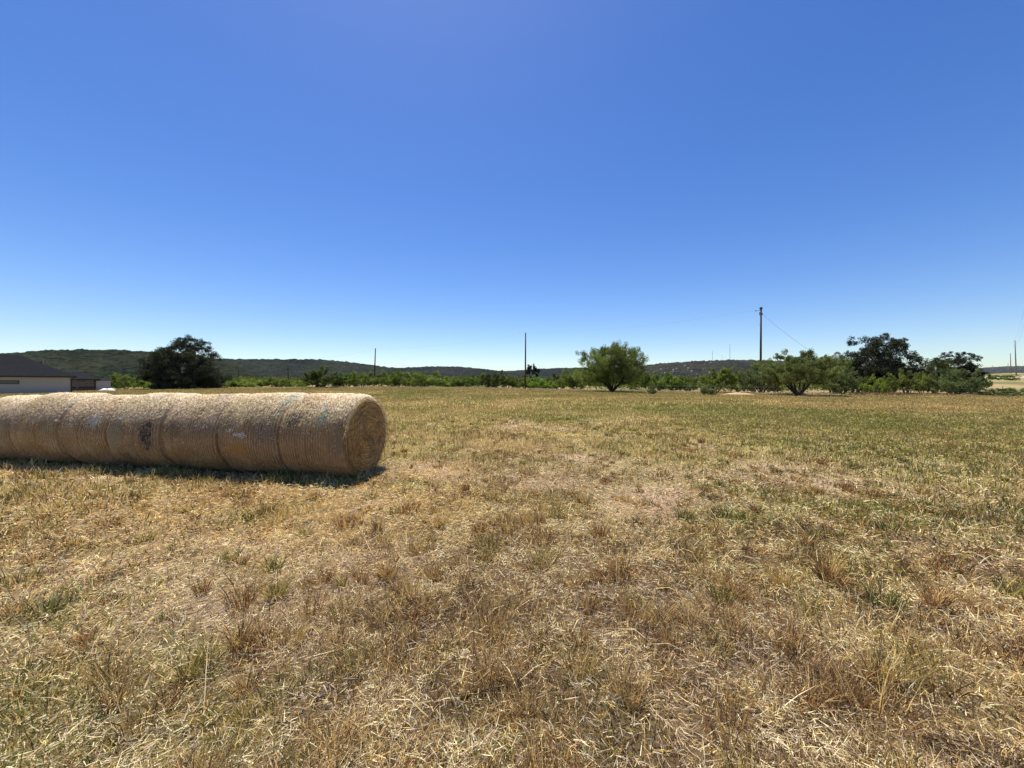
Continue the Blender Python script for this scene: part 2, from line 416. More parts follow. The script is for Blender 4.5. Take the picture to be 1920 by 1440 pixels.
# ------------------------------------------------------------------ hills
def hill(name, D, prof, dark, light, back=500, front=420, bump=7., sc=.05, seed=0):
    p = np.array(prof, float)
    us = (p[:, 0] - 960) / F
    nu = 1500
    u = np.linspace(us[0], us[-1], nu)
    crest = EYE + (HOR - np.interp(u, us, p[:, 1])) / F * D
    k = np.ones(9) / 9; crest = np.convolve(np.pad(crest, 4, 'edge'), k, 'valid')
    crest = crest - bump * .6
    nv = 80
    s = np.concatenate([np.linspace(-1, 0, 60), np.linspace(0, 1, 21)[1:]])
    dep = D + np.where(s < 0, s * front, s * back)
    X = u[:, None] * D * np.ones(nv)[None] * (dep / D)[None]; Y = np.ones(nu)[:, None] * dep[None]
    prof_s = np.where(s < 0, 1 - np.abs(s) ** 1.25, 1 - .5 * s ** 2)
    foot = -6.
    Z = foot + (crest - foot)[:, None] * prof_s[None]
    # gullies
    g = fbm(X * .004, Y * .004, 70 + seed, 4) - .5
    Z = Z + g * crest[:, None] * .55 * (np.sin(np.clip(-s, 0, 1) * PI))[None]
    Z = Z + bump * .8 * (vn(X / 24., Y / 24., 79 + seed) - .4) + bump * (vn(X / 9., Y / 9., 71 + seed) * .75 + vn(X / 4.5, Y / 4.5, 75 + seed) * .4)
    q = grid_faces(nu, nv)[:, ::-1]
    q = q[:, ::-1]
    me = mesh_np(name, np.stack([X, Y, Z], -1).reshape(-1, 3), q.ravel(), np.full(len(q), 4), None, True)
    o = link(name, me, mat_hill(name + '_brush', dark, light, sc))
    tag(o, kind='structure')
    return u, X, Y, Z
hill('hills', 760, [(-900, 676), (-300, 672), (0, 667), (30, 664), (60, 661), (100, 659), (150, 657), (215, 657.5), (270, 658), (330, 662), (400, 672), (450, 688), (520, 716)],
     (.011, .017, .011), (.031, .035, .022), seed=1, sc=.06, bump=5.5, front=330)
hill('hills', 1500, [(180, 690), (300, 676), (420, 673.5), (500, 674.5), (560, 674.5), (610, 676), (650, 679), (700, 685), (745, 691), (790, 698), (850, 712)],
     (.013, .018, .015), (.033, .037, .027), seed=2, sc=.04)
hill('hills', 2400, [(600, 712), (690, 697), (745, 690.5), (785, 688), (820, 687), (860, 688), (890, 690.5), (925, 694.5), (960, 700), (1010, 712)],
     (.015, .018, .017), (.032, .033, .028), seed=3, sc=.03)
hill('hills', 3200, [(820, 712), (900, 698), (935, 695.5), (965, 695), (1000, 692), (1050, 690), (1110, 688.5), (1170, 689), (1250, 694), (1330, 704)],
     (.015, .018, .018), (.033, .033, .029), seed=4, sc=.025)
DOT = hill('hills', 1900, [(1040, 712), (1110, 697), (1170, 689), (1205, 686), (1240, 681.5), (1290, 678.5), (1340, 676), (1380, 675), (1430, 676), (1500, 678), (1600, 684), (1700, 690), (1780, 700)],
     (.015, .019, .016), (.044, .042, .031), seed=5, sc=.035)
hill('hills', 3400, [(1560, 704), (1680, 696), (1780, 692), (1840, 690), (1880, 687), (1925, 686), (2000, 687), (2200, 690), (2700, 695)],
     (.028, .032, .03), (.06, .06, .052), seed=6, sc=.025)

# ------------------------------------------------------------------ grass
def ribbons(x, y, z, L_, w, az, tilt, bend, col, twist=None):
    """one curved tapered blade each; tilt 0 = upright"""
    n = len(x)
    d = np.stack([np.cos(az), np.sin(az), np.zeros(n)], -1)
    up = np.zeros((n, 3)); up[:, 2] = 1
    a = tilt[:, None]
    t1 = d * np.sin(a) + up * np.cos(a)
    a2 = np.minimum(tilt + bend, 1.75)[:, None]
    t2 = d * np.sin(a2) + up * np.cos(a2)
    p0 = np.stack([x, y, z], -1)
    p1 = p0 + t1 * (L_ * .5)[:, None]
    p2 = p1 + t2 * (L_ * .5)[:, None]
    tw = rng.uniform(-PI, PI, n) if twist is None else twist
    side = np.stack([-np.sin(az), np.cos(az), np.zeros(n)], -1)
    nrm = np.cross(t1, side)
    side = side * np.cos(tw)[:, None] + nrm * np.sin(tw)[:, None]
    h = (w * .5)[:, None]
    V = np.stack([p0 - side * h, p0 + side * h, p1 + side * h * .85, p1 - side * h * .85, p2], 1)
    b = (np.arange(n) * 5)[:, None]
    F_ = np.concatenate([b + np.array([[0, 1, 2, 3]]), b + np.array([[3, 2, 4]])], 1).ravel()
    sizes = np.tile([4, 3], n)
    T = np.repeat(col, 5, 0)
    return V.reshape(-1, 3), F_, sizes, T

def join(parts):
    V = []; Fa = []; S = []; T = []; o = 0
    for v, f, s, t in parts:
        V.append(v); Fa.append(f + o); S.append(s); T.append(t); o += len(v)
    return np.concatenate(V), np.concatenate(Fa), np.concatenate(S), np.concatenate(T)

# bale row geometry
ROW_P = np.array([-2.55, 6.80]); ROW_D = np.array([-.9823, .1873]); ROW_N = np.array([.1873, .9823])
ROW_ANG = math.atan2(-ROW_D[1], -ROW_D[0])
def under_bales(x, y, m=.42):
    rx = x - ROW_P[0]; ry = y - ROW_P[1]
    a = rx * ROW_D[0] + ry * ROW_D[1]; b = rx * ROW_N[0] + ry * ROW_N[1]
    return (a > .0) & (np.abs(b) < m)

def pick_colours(x, y, flat):
    pg, pb, pr, sl = zones(x, y)
    n = len(x); q = rng.random(n); r = np.hypot(x, y)
    c = np.tile(STRAW, (n, 1))
    k = rng.random(n)
    c[k < .30] = PALE; c[(k > .82)] = TAN
    red = rng.random(n) < pr * np.where(flat, .55, .8)
    c[red] = np.where(rng.random((red.sum(), 1)) < .5, TAN, RED)
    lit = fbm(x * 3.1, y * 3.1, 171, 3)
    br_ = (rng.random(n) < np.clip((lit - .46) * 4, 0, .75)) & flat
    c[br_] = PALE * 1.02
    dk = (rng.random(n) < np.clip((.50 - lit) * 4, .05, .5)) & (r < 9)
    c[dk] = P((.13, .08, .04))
    grey = (rng.random(n) < .38 * (1 - sstep(2.2, 5, r))) & flat
    c[grey] = GREY
    g = q < pg * np.where(flat, .45, 1.0)
    mixg = rng.random((g.sum(), 1))
    c[g] = GREEN * mixg + OLIVE * (1 - mixg)
    pk = (rng.random(n) < pb * .5)
    c[pk] = PINK
    yl = (rng.random(n) < sl * .6) & ~g
    c[yl] = STRAW * 1.12
    far = sstep(3.5, 20, r)
    c = c * (rng.uniform(.62, 1.25, (n, 1)) * (1 - far[:, None]) + far[:, None]) * rng.uniform(.95, 1.05, (n, 3))
    avg = mixc(np.tile(P((.50, .355, .15)), (n, 1)), np.tile(P((.29, .26, .07)), (n, 1)), np.clip(pg * 1.3, 0, 1))
    avg = mixc(avg, np.tile(P((.46, .28, .13)), (n, 1)), np.clip(pr - .35, 0, 1) * .6)
    c = mixc(c, avg, far * .62)
    return np.clip(c, .01, .96)

def sample_field(n, y0, y1, power, margin=1.45, extra=1.3):
    """points of the field in front of the viewer, thinning with distance"""
    # pdf over depth ~ y^power
    k = power + 1
    q = rng.random(n)
    if abs(k) < 1e-6: y = y0 * (y1 / y0) ** q
    else: y = (y0 ** k + q * (y1 ** k - y0 ** k)) ** (1 / k)
    x = rng.uniform(-1, 1, n) * (margin * y + extra)
    return x, y

def build_grass():
    parts = []
    # flat litter
    x, y = sample_field(800000, .75, 24, -.45)
    n = len(x)
    clump = fbm(x * 5, y * 5, 120, 2)
    keep = (rng.random(n) < (.25 + 1.1 * clump) * (1 - .72 * sstep(4.5, 10, np.hypot(x, y)))) & ~under_bales(x, y)
    x, y = x[keep], y[keep]; n = len(x); r = np.hypot(x, y)
    L_ = rng.uniform(.018, .072, n) * (1 + .03 * r); w = np.maximum(rng.uniform(.0018, .0046, n), .0013 * r * rng.uniform(.7, 1.3, n))
    z = H(x, y) + rng.uniform(.0, .012, n) + rng.random(n) ** 1.5 * .07 * fbm(x * 9, y * 9, 125, 2)
    heading = rng.uniform(0, 2 * PI, n)
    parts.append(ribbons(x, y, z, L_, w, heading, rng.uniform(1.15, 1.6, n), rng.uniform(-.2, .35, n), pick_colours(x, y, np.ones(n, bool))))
    # standing short grass
    x, y = sample_field(700000, .75, 95, -.50)
    n = len(x)
    pg, pb, pr, sl = zones(x, y)
    dens = np.clip(fbm(x * 3.3, y * 3.3, 130, 3) * 2.6 - .62, .04, 1) * (1 - .82 * pb)
    dens = np.where(np.hypot(x, y) > 12, np.maximum(dens, .5), dens)
    u = x / y
    keep = (rng.random(n) < dens) & ~under_bales(x, y) & (y < edge_depth(u) + 1)
    x, y = x[keep], y[keep]; n = len(x); r = np.hypot(x, y)
    hn = fbm(x * 1.3, y * 1.3, 133, 3)
    L_ = rng.uniform(.035, .13, n) * (.45 + 1.3 * hn) * (1 + .006 * r); w = np.maximum(rng.uniform(.002, .004, n), .0014 * r * rng.uniform(.7, 1.3, n))
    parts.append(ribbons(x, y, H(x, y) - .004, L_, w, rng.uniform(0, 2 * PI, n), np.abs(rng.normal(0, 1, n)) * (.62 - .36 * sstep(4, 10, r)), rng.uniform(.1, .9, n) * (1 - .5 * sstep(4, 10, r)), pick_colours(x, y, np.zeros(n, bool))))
    # tussocks
    tx, ty = sample_field(4200, .85, 17, .05)
    pg, pb, pr, sl = zones(tx, ty)
    keep = (rng.random(len(tx)) < .35 + .8 * pr + .3 * pg) & ~under_bales(tx, ty, .9)
    tx, ty, pg = tx[keep], ty[keep], pg[keep]
    m = len(tx)
    for cls in range(3):
        sel = np.arange(m) % 3 == cls
        cx, cy = tx[sel], ty[sel]; k = len(cx)
        nb = [75, 120, 45][cls]
        rad = rng.uniform(.03, .085, k) * [1, 1.4, .8][cls]
        ht = rng.uniform(.07, .18, k) * [1, 1.25, .6][cls] * (.65 + .7 * fbm(cx * .7, cy * .7, 160, 2)) * (1 - .5 * sstep(3, 8, np.hypot(cx, cy)))
        base = np.where(rng.random((k, 1)) < .16, OLIVE * 1.05, np.where(rng.random((k, 1)) < .45, RED * 1.5, np.where(rng.random((k, 1)) < .6, TAN * 1.15, STRAW * .8)))
        gsel = rng.random(k) < pg[sel] * .65
        base[gsel] = GREEN * .9
        bx = np.repeat(cx, nb); by = np.repeat(cy, nb); n = len(bx)
        rr = np.repeat(rad, nb) * np.sqrt(rng.random(n)); aa = rng.uniform(0, 2 * PI, n)
        x = bx + rr * np.cos(aa); y = by + rr * np.sin(aa)
        r = np.hypot(x, y)
        L_ = np.repeat(ht, nb) * rng.uniform(.45, 1.25, n)
        tilt = rr / np.repeat(rad, nb) * np.repeat(rng.uniform(.15, .6, k), nb) + np.abs(rng.normal(0, .2, n))
        az = aa + rng.normal(0, 1.0, n)
        w = np.maximum(rng.uniform(.0020, .0042, n), .0013 * r)
        col = np.repeat(base, nb, 0) * rng.uniform(.4, 1.45, (n, 1))
        dk = rng.random(n) < .2; col[dk] = P((.085, .055, .03)) * rng.uniform(.7, 1.4, (dk.sum(), 1))
        st = rng.random(n) < .24; col[st] = STRAW * rng.uniform(.8, 1.2, (st.sum(), 1))
        parts.append(ribbons(x, y, H(x, y) - .005, L_, w, az, tilt, rng.uniform(0, .5, n), np.clip(col, .01, .9)))
    # long bleached stalks
    x, y = sample_field(1200, 1.7, 7.5, .1)
    keep = ~under_bales(x, y, .9); x, y = x[keep], y[keep]; n = len(x); r = np.hypot(x, y)
    parts.append(ribbons(x, y, H(x, y) + .01, rng.uniform(.10, .30, n), np.maximum(rng.uniform(.003, .006, n), .001 * r), rng.uniform(0, 2 * PI, n),
                         rng.uniform(.3, 1.5, n), rng.uniform(-.3, 1.0, n), np.tile(PALE * 1.08, (n, 1)) * rng.uniform(.8, 1.2, (n, 1))))
    # long green grass at the foot of the bale row
    n = 9000
    a = rng.uniform(-.25, 9.8, n); b = -rng.uniform(.30, 1.02, n) ** .8
    clump = vn(a * 2.6, b * 2., 140)
    keep = clump > .38; a, b = a[keep], b[keep]; n = len(a)
    x = ROW_P[0] + ROW_D[0] * a + ROW_N[0] * b; y = ROW_P[1] + ROW_D[1] * a + ROW_N[1] * b
    col = np.where(rng.random((n, 1)) < .75, GREEN * .9, STRAW * .8) * rng.uniform(.6, 1.3, (n, 1))
    hh = .5 + .8 * vn(a * 3, b, 141)
    parts.append(ribbons(x, y, H(x, y) - .005, rng.uniform(.05, .20, n) * hh, rng.uniform(.004, .008, n), rng.uniform(0, 2 * PI, n), np.abs(rng.normal(.3, .3, n)), rng.uniform(.2, 1.1, n), col))
    V, Fa, S, T = join(parts)
    me = mesh_np('grass', V, Fa, S, T)
    o = link('grass', me, M_grass)
    tag(o, 'dry mown field grass, straw coloured with green and brown tufts', 'grass', kind='stuff')
build_grass()

def build_verge():
    n = 60000
    xp = rng.uniform(380, 2050, n); u = (xp - 960) / F
    d = edge_depth(u) + rng.uniform(-1.5, 5, n) ** 1.0
    x = u * d
    hn = vn(u * 30, d * .4, 150)
    keep = (rng.random(n) < .25 + hn); x, d, u, xp, hn = x[keep], d[keep], u[keep], xp[keep], hn[keep]; n = len(x)
    redz = np.exp(-((xp - 1370) / 30) ** 2) + .7 * np.exp(-((xp - 1680) / 60) ** 2) + .3 * np.exp(-((xp - 1800) / 40) ** 2)
    isr = rng.random(n) < redz * .9
    col = np.tile(P((.58, .46, .28)), (n, 1)); k = rng.random(n); col[k < .3] = P((.66, .57, .40)); col[k > .75] = P((.40, .29, .17)); gg = rng.random(n) < .15; col[gg] = OLIVE
    col[isr] = P((.27, .16, .085))
    col = col * rng.uniform(.75, 1.2, (n, 1))
    L_ = rng.uniform(.15, .42, n) * (.5 + hn) * np.where(isr, 1.35, 1)
    V, Fa, S, T = ribbons(x, d, H(x, d) - .02, L_, rng.uniform(.05, .10, n), rng.uniform(0, 2 * PI, n), np.abs(rng.normal(.3, .3, n)), rng.uniform(0, .6, n), col)
    o = link('dry_weeds', mesh_np('dry_weeds', V, Fa, S, T), M_grass)
    tag(o, 'strip of pale and rusty dry weeds along the far field edge', 'weeds', kind='stuff')
build_verge()

# ------------------------------------------------------------------ hay bales
def bale_surface(x, th, Rb, seed, squash=.93):
    """point of the wrapped side: x along the axis, th angle (0 = front, 90 = top)"""
    t = np.clip(np.abs(x) / .6, 0, 1)
    s_ = np.where(np.asarray(x) > 0, 1., .55)
    r = Rb * (1 - .010 * t ** 2 - .058 * s_ * t ** 7 - .10 * t ** 24)
    cx, sx = np.cos(th), np.sin(th)
    r = r + (vn(x * 1.7 + 5, cx * 2 + 9 + sx * 1.3, seed) - .5) * .050 + (vn(x * 5, cx * 4 + sx * 3 + 20, seed + 3) - .5) * .022
    ridge = np.sin(x * 2 * PI / .046 + 1.5 * vn(x * 3, th * 1.2, seed + 7) + 2.5 * vn(x * 1.5, th * .4, seed + 8))
    amp = .0068 * (.25 + vn(x * 2.3 + 4, th * .9 + 3, seed + 11)) * (.35 + 1.1 * vn(x * 24, th * 26, seed + 12))
    r = r + ridge * amp
    bale_surface.ridge = ridge * amp / .0085
    r = r + (vn(x * 36, th * 26, seed + 5) - .5) * .012 + (vn(x * 80, th * 60, seed + 6) - .5) * .004
    # a few deep cord grooves
    for k in range(4):
        gx = (_h(np.array([k]), np.array([seed]), 3)[0] - .5) * 1.0
        r = r - .010 * np.exp(-((x - gx - .01 * np.sin(th * 2 + k)) / .008) ** 2)
    y = -r * cx; z = r * sx
    lim = -Rb * squash
    z = np.where(z < lim, lim + (z - lim) * .25, z)
    return y, z

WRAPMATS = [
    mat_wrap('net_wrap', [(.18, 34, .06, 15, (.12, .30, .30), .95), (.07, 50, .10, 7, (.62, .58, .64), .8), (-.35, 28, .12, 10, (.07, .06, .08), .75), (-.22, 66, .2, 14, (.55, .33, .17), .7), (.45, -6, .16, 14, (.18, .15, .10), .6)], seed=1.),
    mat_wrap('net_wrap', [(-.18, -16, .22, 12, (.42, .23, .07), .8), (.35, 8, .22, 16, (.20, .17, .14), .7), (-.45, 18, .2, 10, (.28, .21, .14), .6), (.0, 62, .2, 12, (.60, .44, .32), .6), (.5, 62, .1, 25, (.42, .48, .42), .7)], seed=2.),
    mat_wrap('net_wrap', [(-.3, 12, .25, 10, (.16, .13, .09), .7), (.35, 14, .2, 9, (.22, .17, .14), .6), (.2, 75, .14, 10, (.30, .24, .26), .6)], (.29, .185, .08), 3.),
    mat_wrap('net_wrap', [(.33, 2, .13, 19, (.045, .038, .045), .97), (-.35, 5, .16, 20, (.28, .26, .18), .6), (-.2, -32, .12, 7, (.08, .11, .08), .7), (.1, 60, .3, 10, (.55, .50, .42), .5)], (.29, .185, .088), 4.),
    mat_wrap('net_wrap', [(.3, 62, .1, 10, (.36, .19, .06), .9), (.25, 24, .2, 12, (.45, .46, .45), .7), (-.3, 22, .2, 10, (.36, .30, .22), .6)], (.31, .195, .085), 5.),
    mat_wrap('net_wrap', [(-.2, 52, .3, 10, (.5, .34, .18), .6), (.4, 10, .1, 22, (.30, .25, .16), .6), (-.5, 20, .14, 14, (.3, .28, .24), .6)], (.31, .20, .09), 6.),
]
M_face = mat_face()
M_white = mat_plain('white_plastic_shreds', (.80, .78, .76), .5, .05, 20, .4)
BR = [.732, .733, .725, .728, .716, .718, .708, .70, .70]
BLAB = ['round hay bale at the open right end, teal stain on wrap', 'second hay bale from the right, torn white wrap low on its side',
        'hay bale without big stains between the torn one and the black smeared one', 'hay bale with a black blue smear down its front',
        'hay bale with an orange bare patch near its top', 'hay bale in front of the houses, white strand hanging at its seam',
        'hay bale cut by the left edge of the photo']
def build_bale(i):
    Rb = BR[i]
    seed = 200 + 17 * i
    nx, nt_ = (240, 560) if i < 6 else (150, 300)
    s = np.linspace(-1, 1, nx); xs = .6 * np.sign(s) * (1 - (1 - np.abs(s)) ** 1.15)
    th = np.linspace(0, 2 * PI, nt_, endpoint=False)
    X, T = np.meshgrid(xs, th, indexing='ij')
    # noise uses cos/sin of the angle, the seam of the rest sits underneath
    T2 = np.where(T > 1.5 * PI, T - 2 * PI, T)
    Y, Z = bale_surface(X.ravel(), T2.ravel(), Rb, seed)
    # ragged rims
    v = np.stack([X.ravel(), Y, Z], -1)
    rdg = bale_surface.ridge
    q = grid_faces(nx, nt_, True)
    c = ROW_P + ROW_D * (1.2 * i + .6)
    c = c + ROW_N * float([0, -.012, .004, -.010, .004, -.012, .0, 0, 0][i])
    root = bpy.data.objects.new('hay_bale', None); COL.objects.link(root)
    gz = float(H(np.array([c[0]]), np.array([c[1]]))[0])
    root.location = (c[0], c[1], gz); root.rotation_euler = (0, 0, ROW_ANG + float([0, .008, -.008, .012, -.010, .008, -.01, 0, 0][i]))
    tag(root, BLAB[i], 'hay bale', 'round hay bales in one row')
    cz = Rb * .935 - .015
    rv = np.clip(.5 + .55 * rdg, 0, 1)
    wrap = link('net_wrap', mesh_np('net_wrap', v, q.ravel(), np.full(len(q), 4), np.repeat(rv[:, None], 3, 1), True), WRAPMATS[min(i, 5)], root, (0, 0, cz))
    # hay at both ends
    nr, na = 110, 420
    for side in (1, -1):
        rr = np.linspace(0.0, 1.0, nr); aa = np.linspace(0, 2 * PI, na, endpoint=False)
        RR, AA = np.meshgrid(rr, aa, indexing='ij')
        AA2 = np.where(AA > 1.5 * PI, AA - 2 * PI, AA)
        ye, ze = bale_surface(np.full(RR.size, .6 * side), AA2.ravel(), Rb, seed)
        Yf = ye * RR.ravel() * .985; Zf = ze * RR.ravel() * .985
        rad = RR.ravel() * Rb
        spiral = np.sin(rad * 2 * PI / .052 + AA.ravel() + 3.5 * fbm(Yf * 3 + 9, Zf * 3 + 9, seed + 31, 2))
        Xf = .6 + .018 * (1 - RR.ravel() ** 6) + .011 * spiral + (fbm(Yf * 9 + 30, Zf * 9 + 30, seed + 33, 3) - .5) * .085 * (1 - RR.ravel() ** 8) - .05 * np.exp(-(rad / .09) ** 2) * (.5 + vn(Yf * 30 + 50, Zf * 30 + 50, 5))
        qq = grid_faces(nr, na, True)
        if side > 0: qq = qq[:, ::-1]
        link('hay_end', mesh_np('hay_end', np.stack([Xf * side, Yf, Zf], -1), qq.ravel(), np.full(len(qq), 4), None, True), M_face, root, (0, 0, cz))
    # loose straw poking through the net
    parts = []
    n = [4200, 4200, 3800, 3500, 3300, 3000, 1800, 700, 700][i]
    x = rng.uniform(-.56, .56, n); t = np.where(rng.random(n) < .88, rng.normal(.9, .36, n), rng.uniform(-1.2, 3.6, n))
    y, z = bale_surface(x, t, Rb, seed)
    outv = np.stack([np.zeros(n), -np.cos(t), np.sin(t)], -1)
    tang = np.stack([np.zeros(n), np.sin(t), np.cos(t)], -1)
    ax = np.tile([1., 0, 0], (n, 1))
    ph = rng.normal(0, .9, n)
    dirv = tang * np.cos(ph)[:, None] + ax * np.sin(ph)[:, None]
    flip = rng.random(n) < .5; dirv[flip] *= -1
    lift = np.abs(rng.normal(.18, .25, n))[:, None]
    dirv = dirv * np.cos(lift) + outv * np.sin(lift)
    Ls = rng.uniform(.015, .06, n)[:, None]; ws = rng.uniform(.0035, .0075, n)[:, None]
    p0 = np.stack([x, y, z], -1) + outv * rng.uniform(.000, .006, (n, 1)) + np.array([0, 0, cz])
    side_ = np.cross(dirv, outv)
    p1 = p0 + dirv * Ls * .5 + outv * .003; p2 = p0 + dirv * Ls - outv * rng.uniform(-.004, .008, (n, 1))
    V = np.stack([p0 - side_ * ws / 2, p0 + side_ * ws / 2, p1 + side_ * ws / 2, p1 - side_ * ws / 2, p2], 1).reshape(-1, 3)
    b = (np.arange(n) * 5)[:, None]
    Fa = np.concatenate([b + np.array([[0, 1, 2, 3]]), b + np.array([[3, 2, 4]])], 1).ravel()
    col = np.where(rng.random((n, 1)) < .4, PALE * .9, np.where(rng.random((n, 1)) < .5, STRAW * .75, TAN)) * rng.uniform(.6, 1.15, (n, 1))
    parts.append((V, Fa, np.tile([4, 3], n), np.repeat(col, 5, 0)))
    if i == 0:
        n = 3600
        rad = Rb * .93 * np.sqrt(rng.random(n)); t = rng.uniform(-1.25, PI + 1.25, n)
        outv = np.tile([1., 0, 0], (n, 1))
        tang = np.stack([np.zeros(n), np.sin(t), np.cos(t)], -1); rd = np.stack([np.zeros(n), -np.cos(t), np.sin(t)], -1)
        ph = rng.normal(0, .28, n); dirv = tang * np.cos(ph)[:, None] + rd * np.sin(ph)[:, None]
        lift = np.abs(rng.normal(.1, .16, n))[:, None]; dirv = dirv * np.cos(lift) + outv * np.sin(lift)
        p0 = rd * rad[:, None]; p0[:, 2] = np.maximum(p0[:, 2], -Rb * .9); p0 = p0 + np.array([0, 0, cz]); p0[:, 0] = .605 + rng.uniform(0, .03, n) - .02 * (rad / Rb) ** 4
        Ls = rng.uniform(.04, .16, n)[:, None]; ws = rng.uniform(.003, .006, n)[:, None]
        side_ = np.cross(dirv, outv); p1 = p0 + dirv * Ls * .5 + outv * .004; p2 = p0 + dirv * Ls
        V = np.stack([p0 - side_ * ws / 2, p0 + side_ * ws / 2, p1 + side_ * ws / 2, p1 - side_ * ws / 2, p2], 1).reshape(-1, 3)
        b = (np.arange(n) * 5)[:, None]
        Fa = np.concatenate([b + np.array([[0, 1, 2, 3]]), b + np.array([[3, 2, 4]])], 1).ravel()
        col = np.where(rng.random((n, 1)) < .4, STRAW, np.where(rng.random((n, 1)) < .5, TAN, RED)) * rng.uniform(.7, 1.2, (n, 1))
        parts.append((V, Fa, np.tile([4, 3], n), np.repeat(col, 5, 0)))
        # bright tuft near the rim and frayed net along the rim
        n = 900
        t = rng.uniform(.1, 2.9, n); rad = Rb * rng.uniform(.84, .97, n)
        rd = np.stack([np.zeros(n), -np.cos(t), np.sin(t)], -1)
        p0 = rd * rad[:, None] + np.array([.6, 0, cz]); p0[:, 0] += rng.uniform(0, .02, n)
        dirv = rng.normal(0, 1, (n, 3)); dirv /= np.linalg.norm(dirv, axis=1)[:, None]; dirv[:, 0] = np.abs(dirv[:, 0]) * .6
        side_ = np.cross(dirv, rd); Ls = rng.uniform(.02, .07, n)[:, None]; ws = .004
        p1 = p0 + dirv * Ls * .5; p2 = p0 + dirv * Ls - np.array([0, 0, .01])
        V = np.stack([p0 - side_ * ws / 2, p0 + side_ * ws / 2, p1 + side_ * ws / 2, p1 - side_ * ws / 2, p2], 1).reshape(-1, 3)
        b = (np.arange(n) * 5)[:, None]
        Fa = np.concatenate([b + np.array([[0, 1, 2, 3]]), b + np.array([[3, 2, 4]])], 1).ravel()
        col = np.tile(PALE, (n, 1)) * rng.uniform(.6, 1.1, (n, 1))
        parts.append((V, Fa, np.tile([4, 3], n), np.repeat(col, 5, 0)))
    V, Fa, S, T = join(parts)
    link('loose_straw', mesh_np('loose_straw', V, Fa, S, T), M_hay, root)
    if i in (1, 3, 5):
        # shreds of torn white net
        spots = {1: [(-.04, 3, .035, 34), (-.16, 4, .03, 26), (-.3, 9, .03, 26)], 3: [(-.3, 24, .02, 30)], 5: [(.555, 18, .015, 60)]}[i]
        for (x0, a0, sd, m) in spots:
            mb = MB()
            for k in range(m):
                xx = random.gauss(x0, sd); tt = R(random.gauss(a0, sd * 45))
                yy, zz = bale_surface(np.array([xx]), np.array([tt]), Rb, seed)
                p = Vector((xx, float(yy[0]), float(zz[0]) + cz)); o_ = Vector((0, -math.cos(tt), math.sin(tt))); p += o_ * .006
                a = random.uniform(0, PI); e = Vector((math.cos(a), 0, 0)) + Vector((0, math.sin(tt), math.cos(tt))) * math.sin(a)
                l = random.uniform(.01, .035); w_ = e.cross(o_) * random.uniform(.002, .006)
                a1 = p - w_; b1 = p + w_; c1 = p + e * l + o_ * random.uniform(0, .014) + w_ * .5; d1 = c1 - w_
                mb.poly([a1, b1, c1, d1])
            mb.build('torn_wrap', M_white, root)
for i in range(7): build_bale(i)

# ------------------------------------------------------------------ trees
def leaf_quads(cx, cy, cz, size, col, up_bias=0.):
    n = len(cx)
    a = rng.normal(0, 1, (n, 3)); a[:, 2] += up_bias; a /= np.linalg.norm(a, axis=1)[:, None]
    b = rng.normal(0, 1, (n, 3)); b = b - (b * a).sum(1)[:, None] * a; b /= np.linalg.norm(b, axis=1)[:, None]
    c = np.stack([cx, cy, cz], -1); s = size[:, None]
    V = np.stack([c - a * s * .6, c + b * s * .28, c + a * s * .6, c - b * s * .28], 1).reshape(-1, 3)
    Fa = np.arange(n * 4); return V, Fa, np.full(n, 4), np.repeat(col, 4, 0)

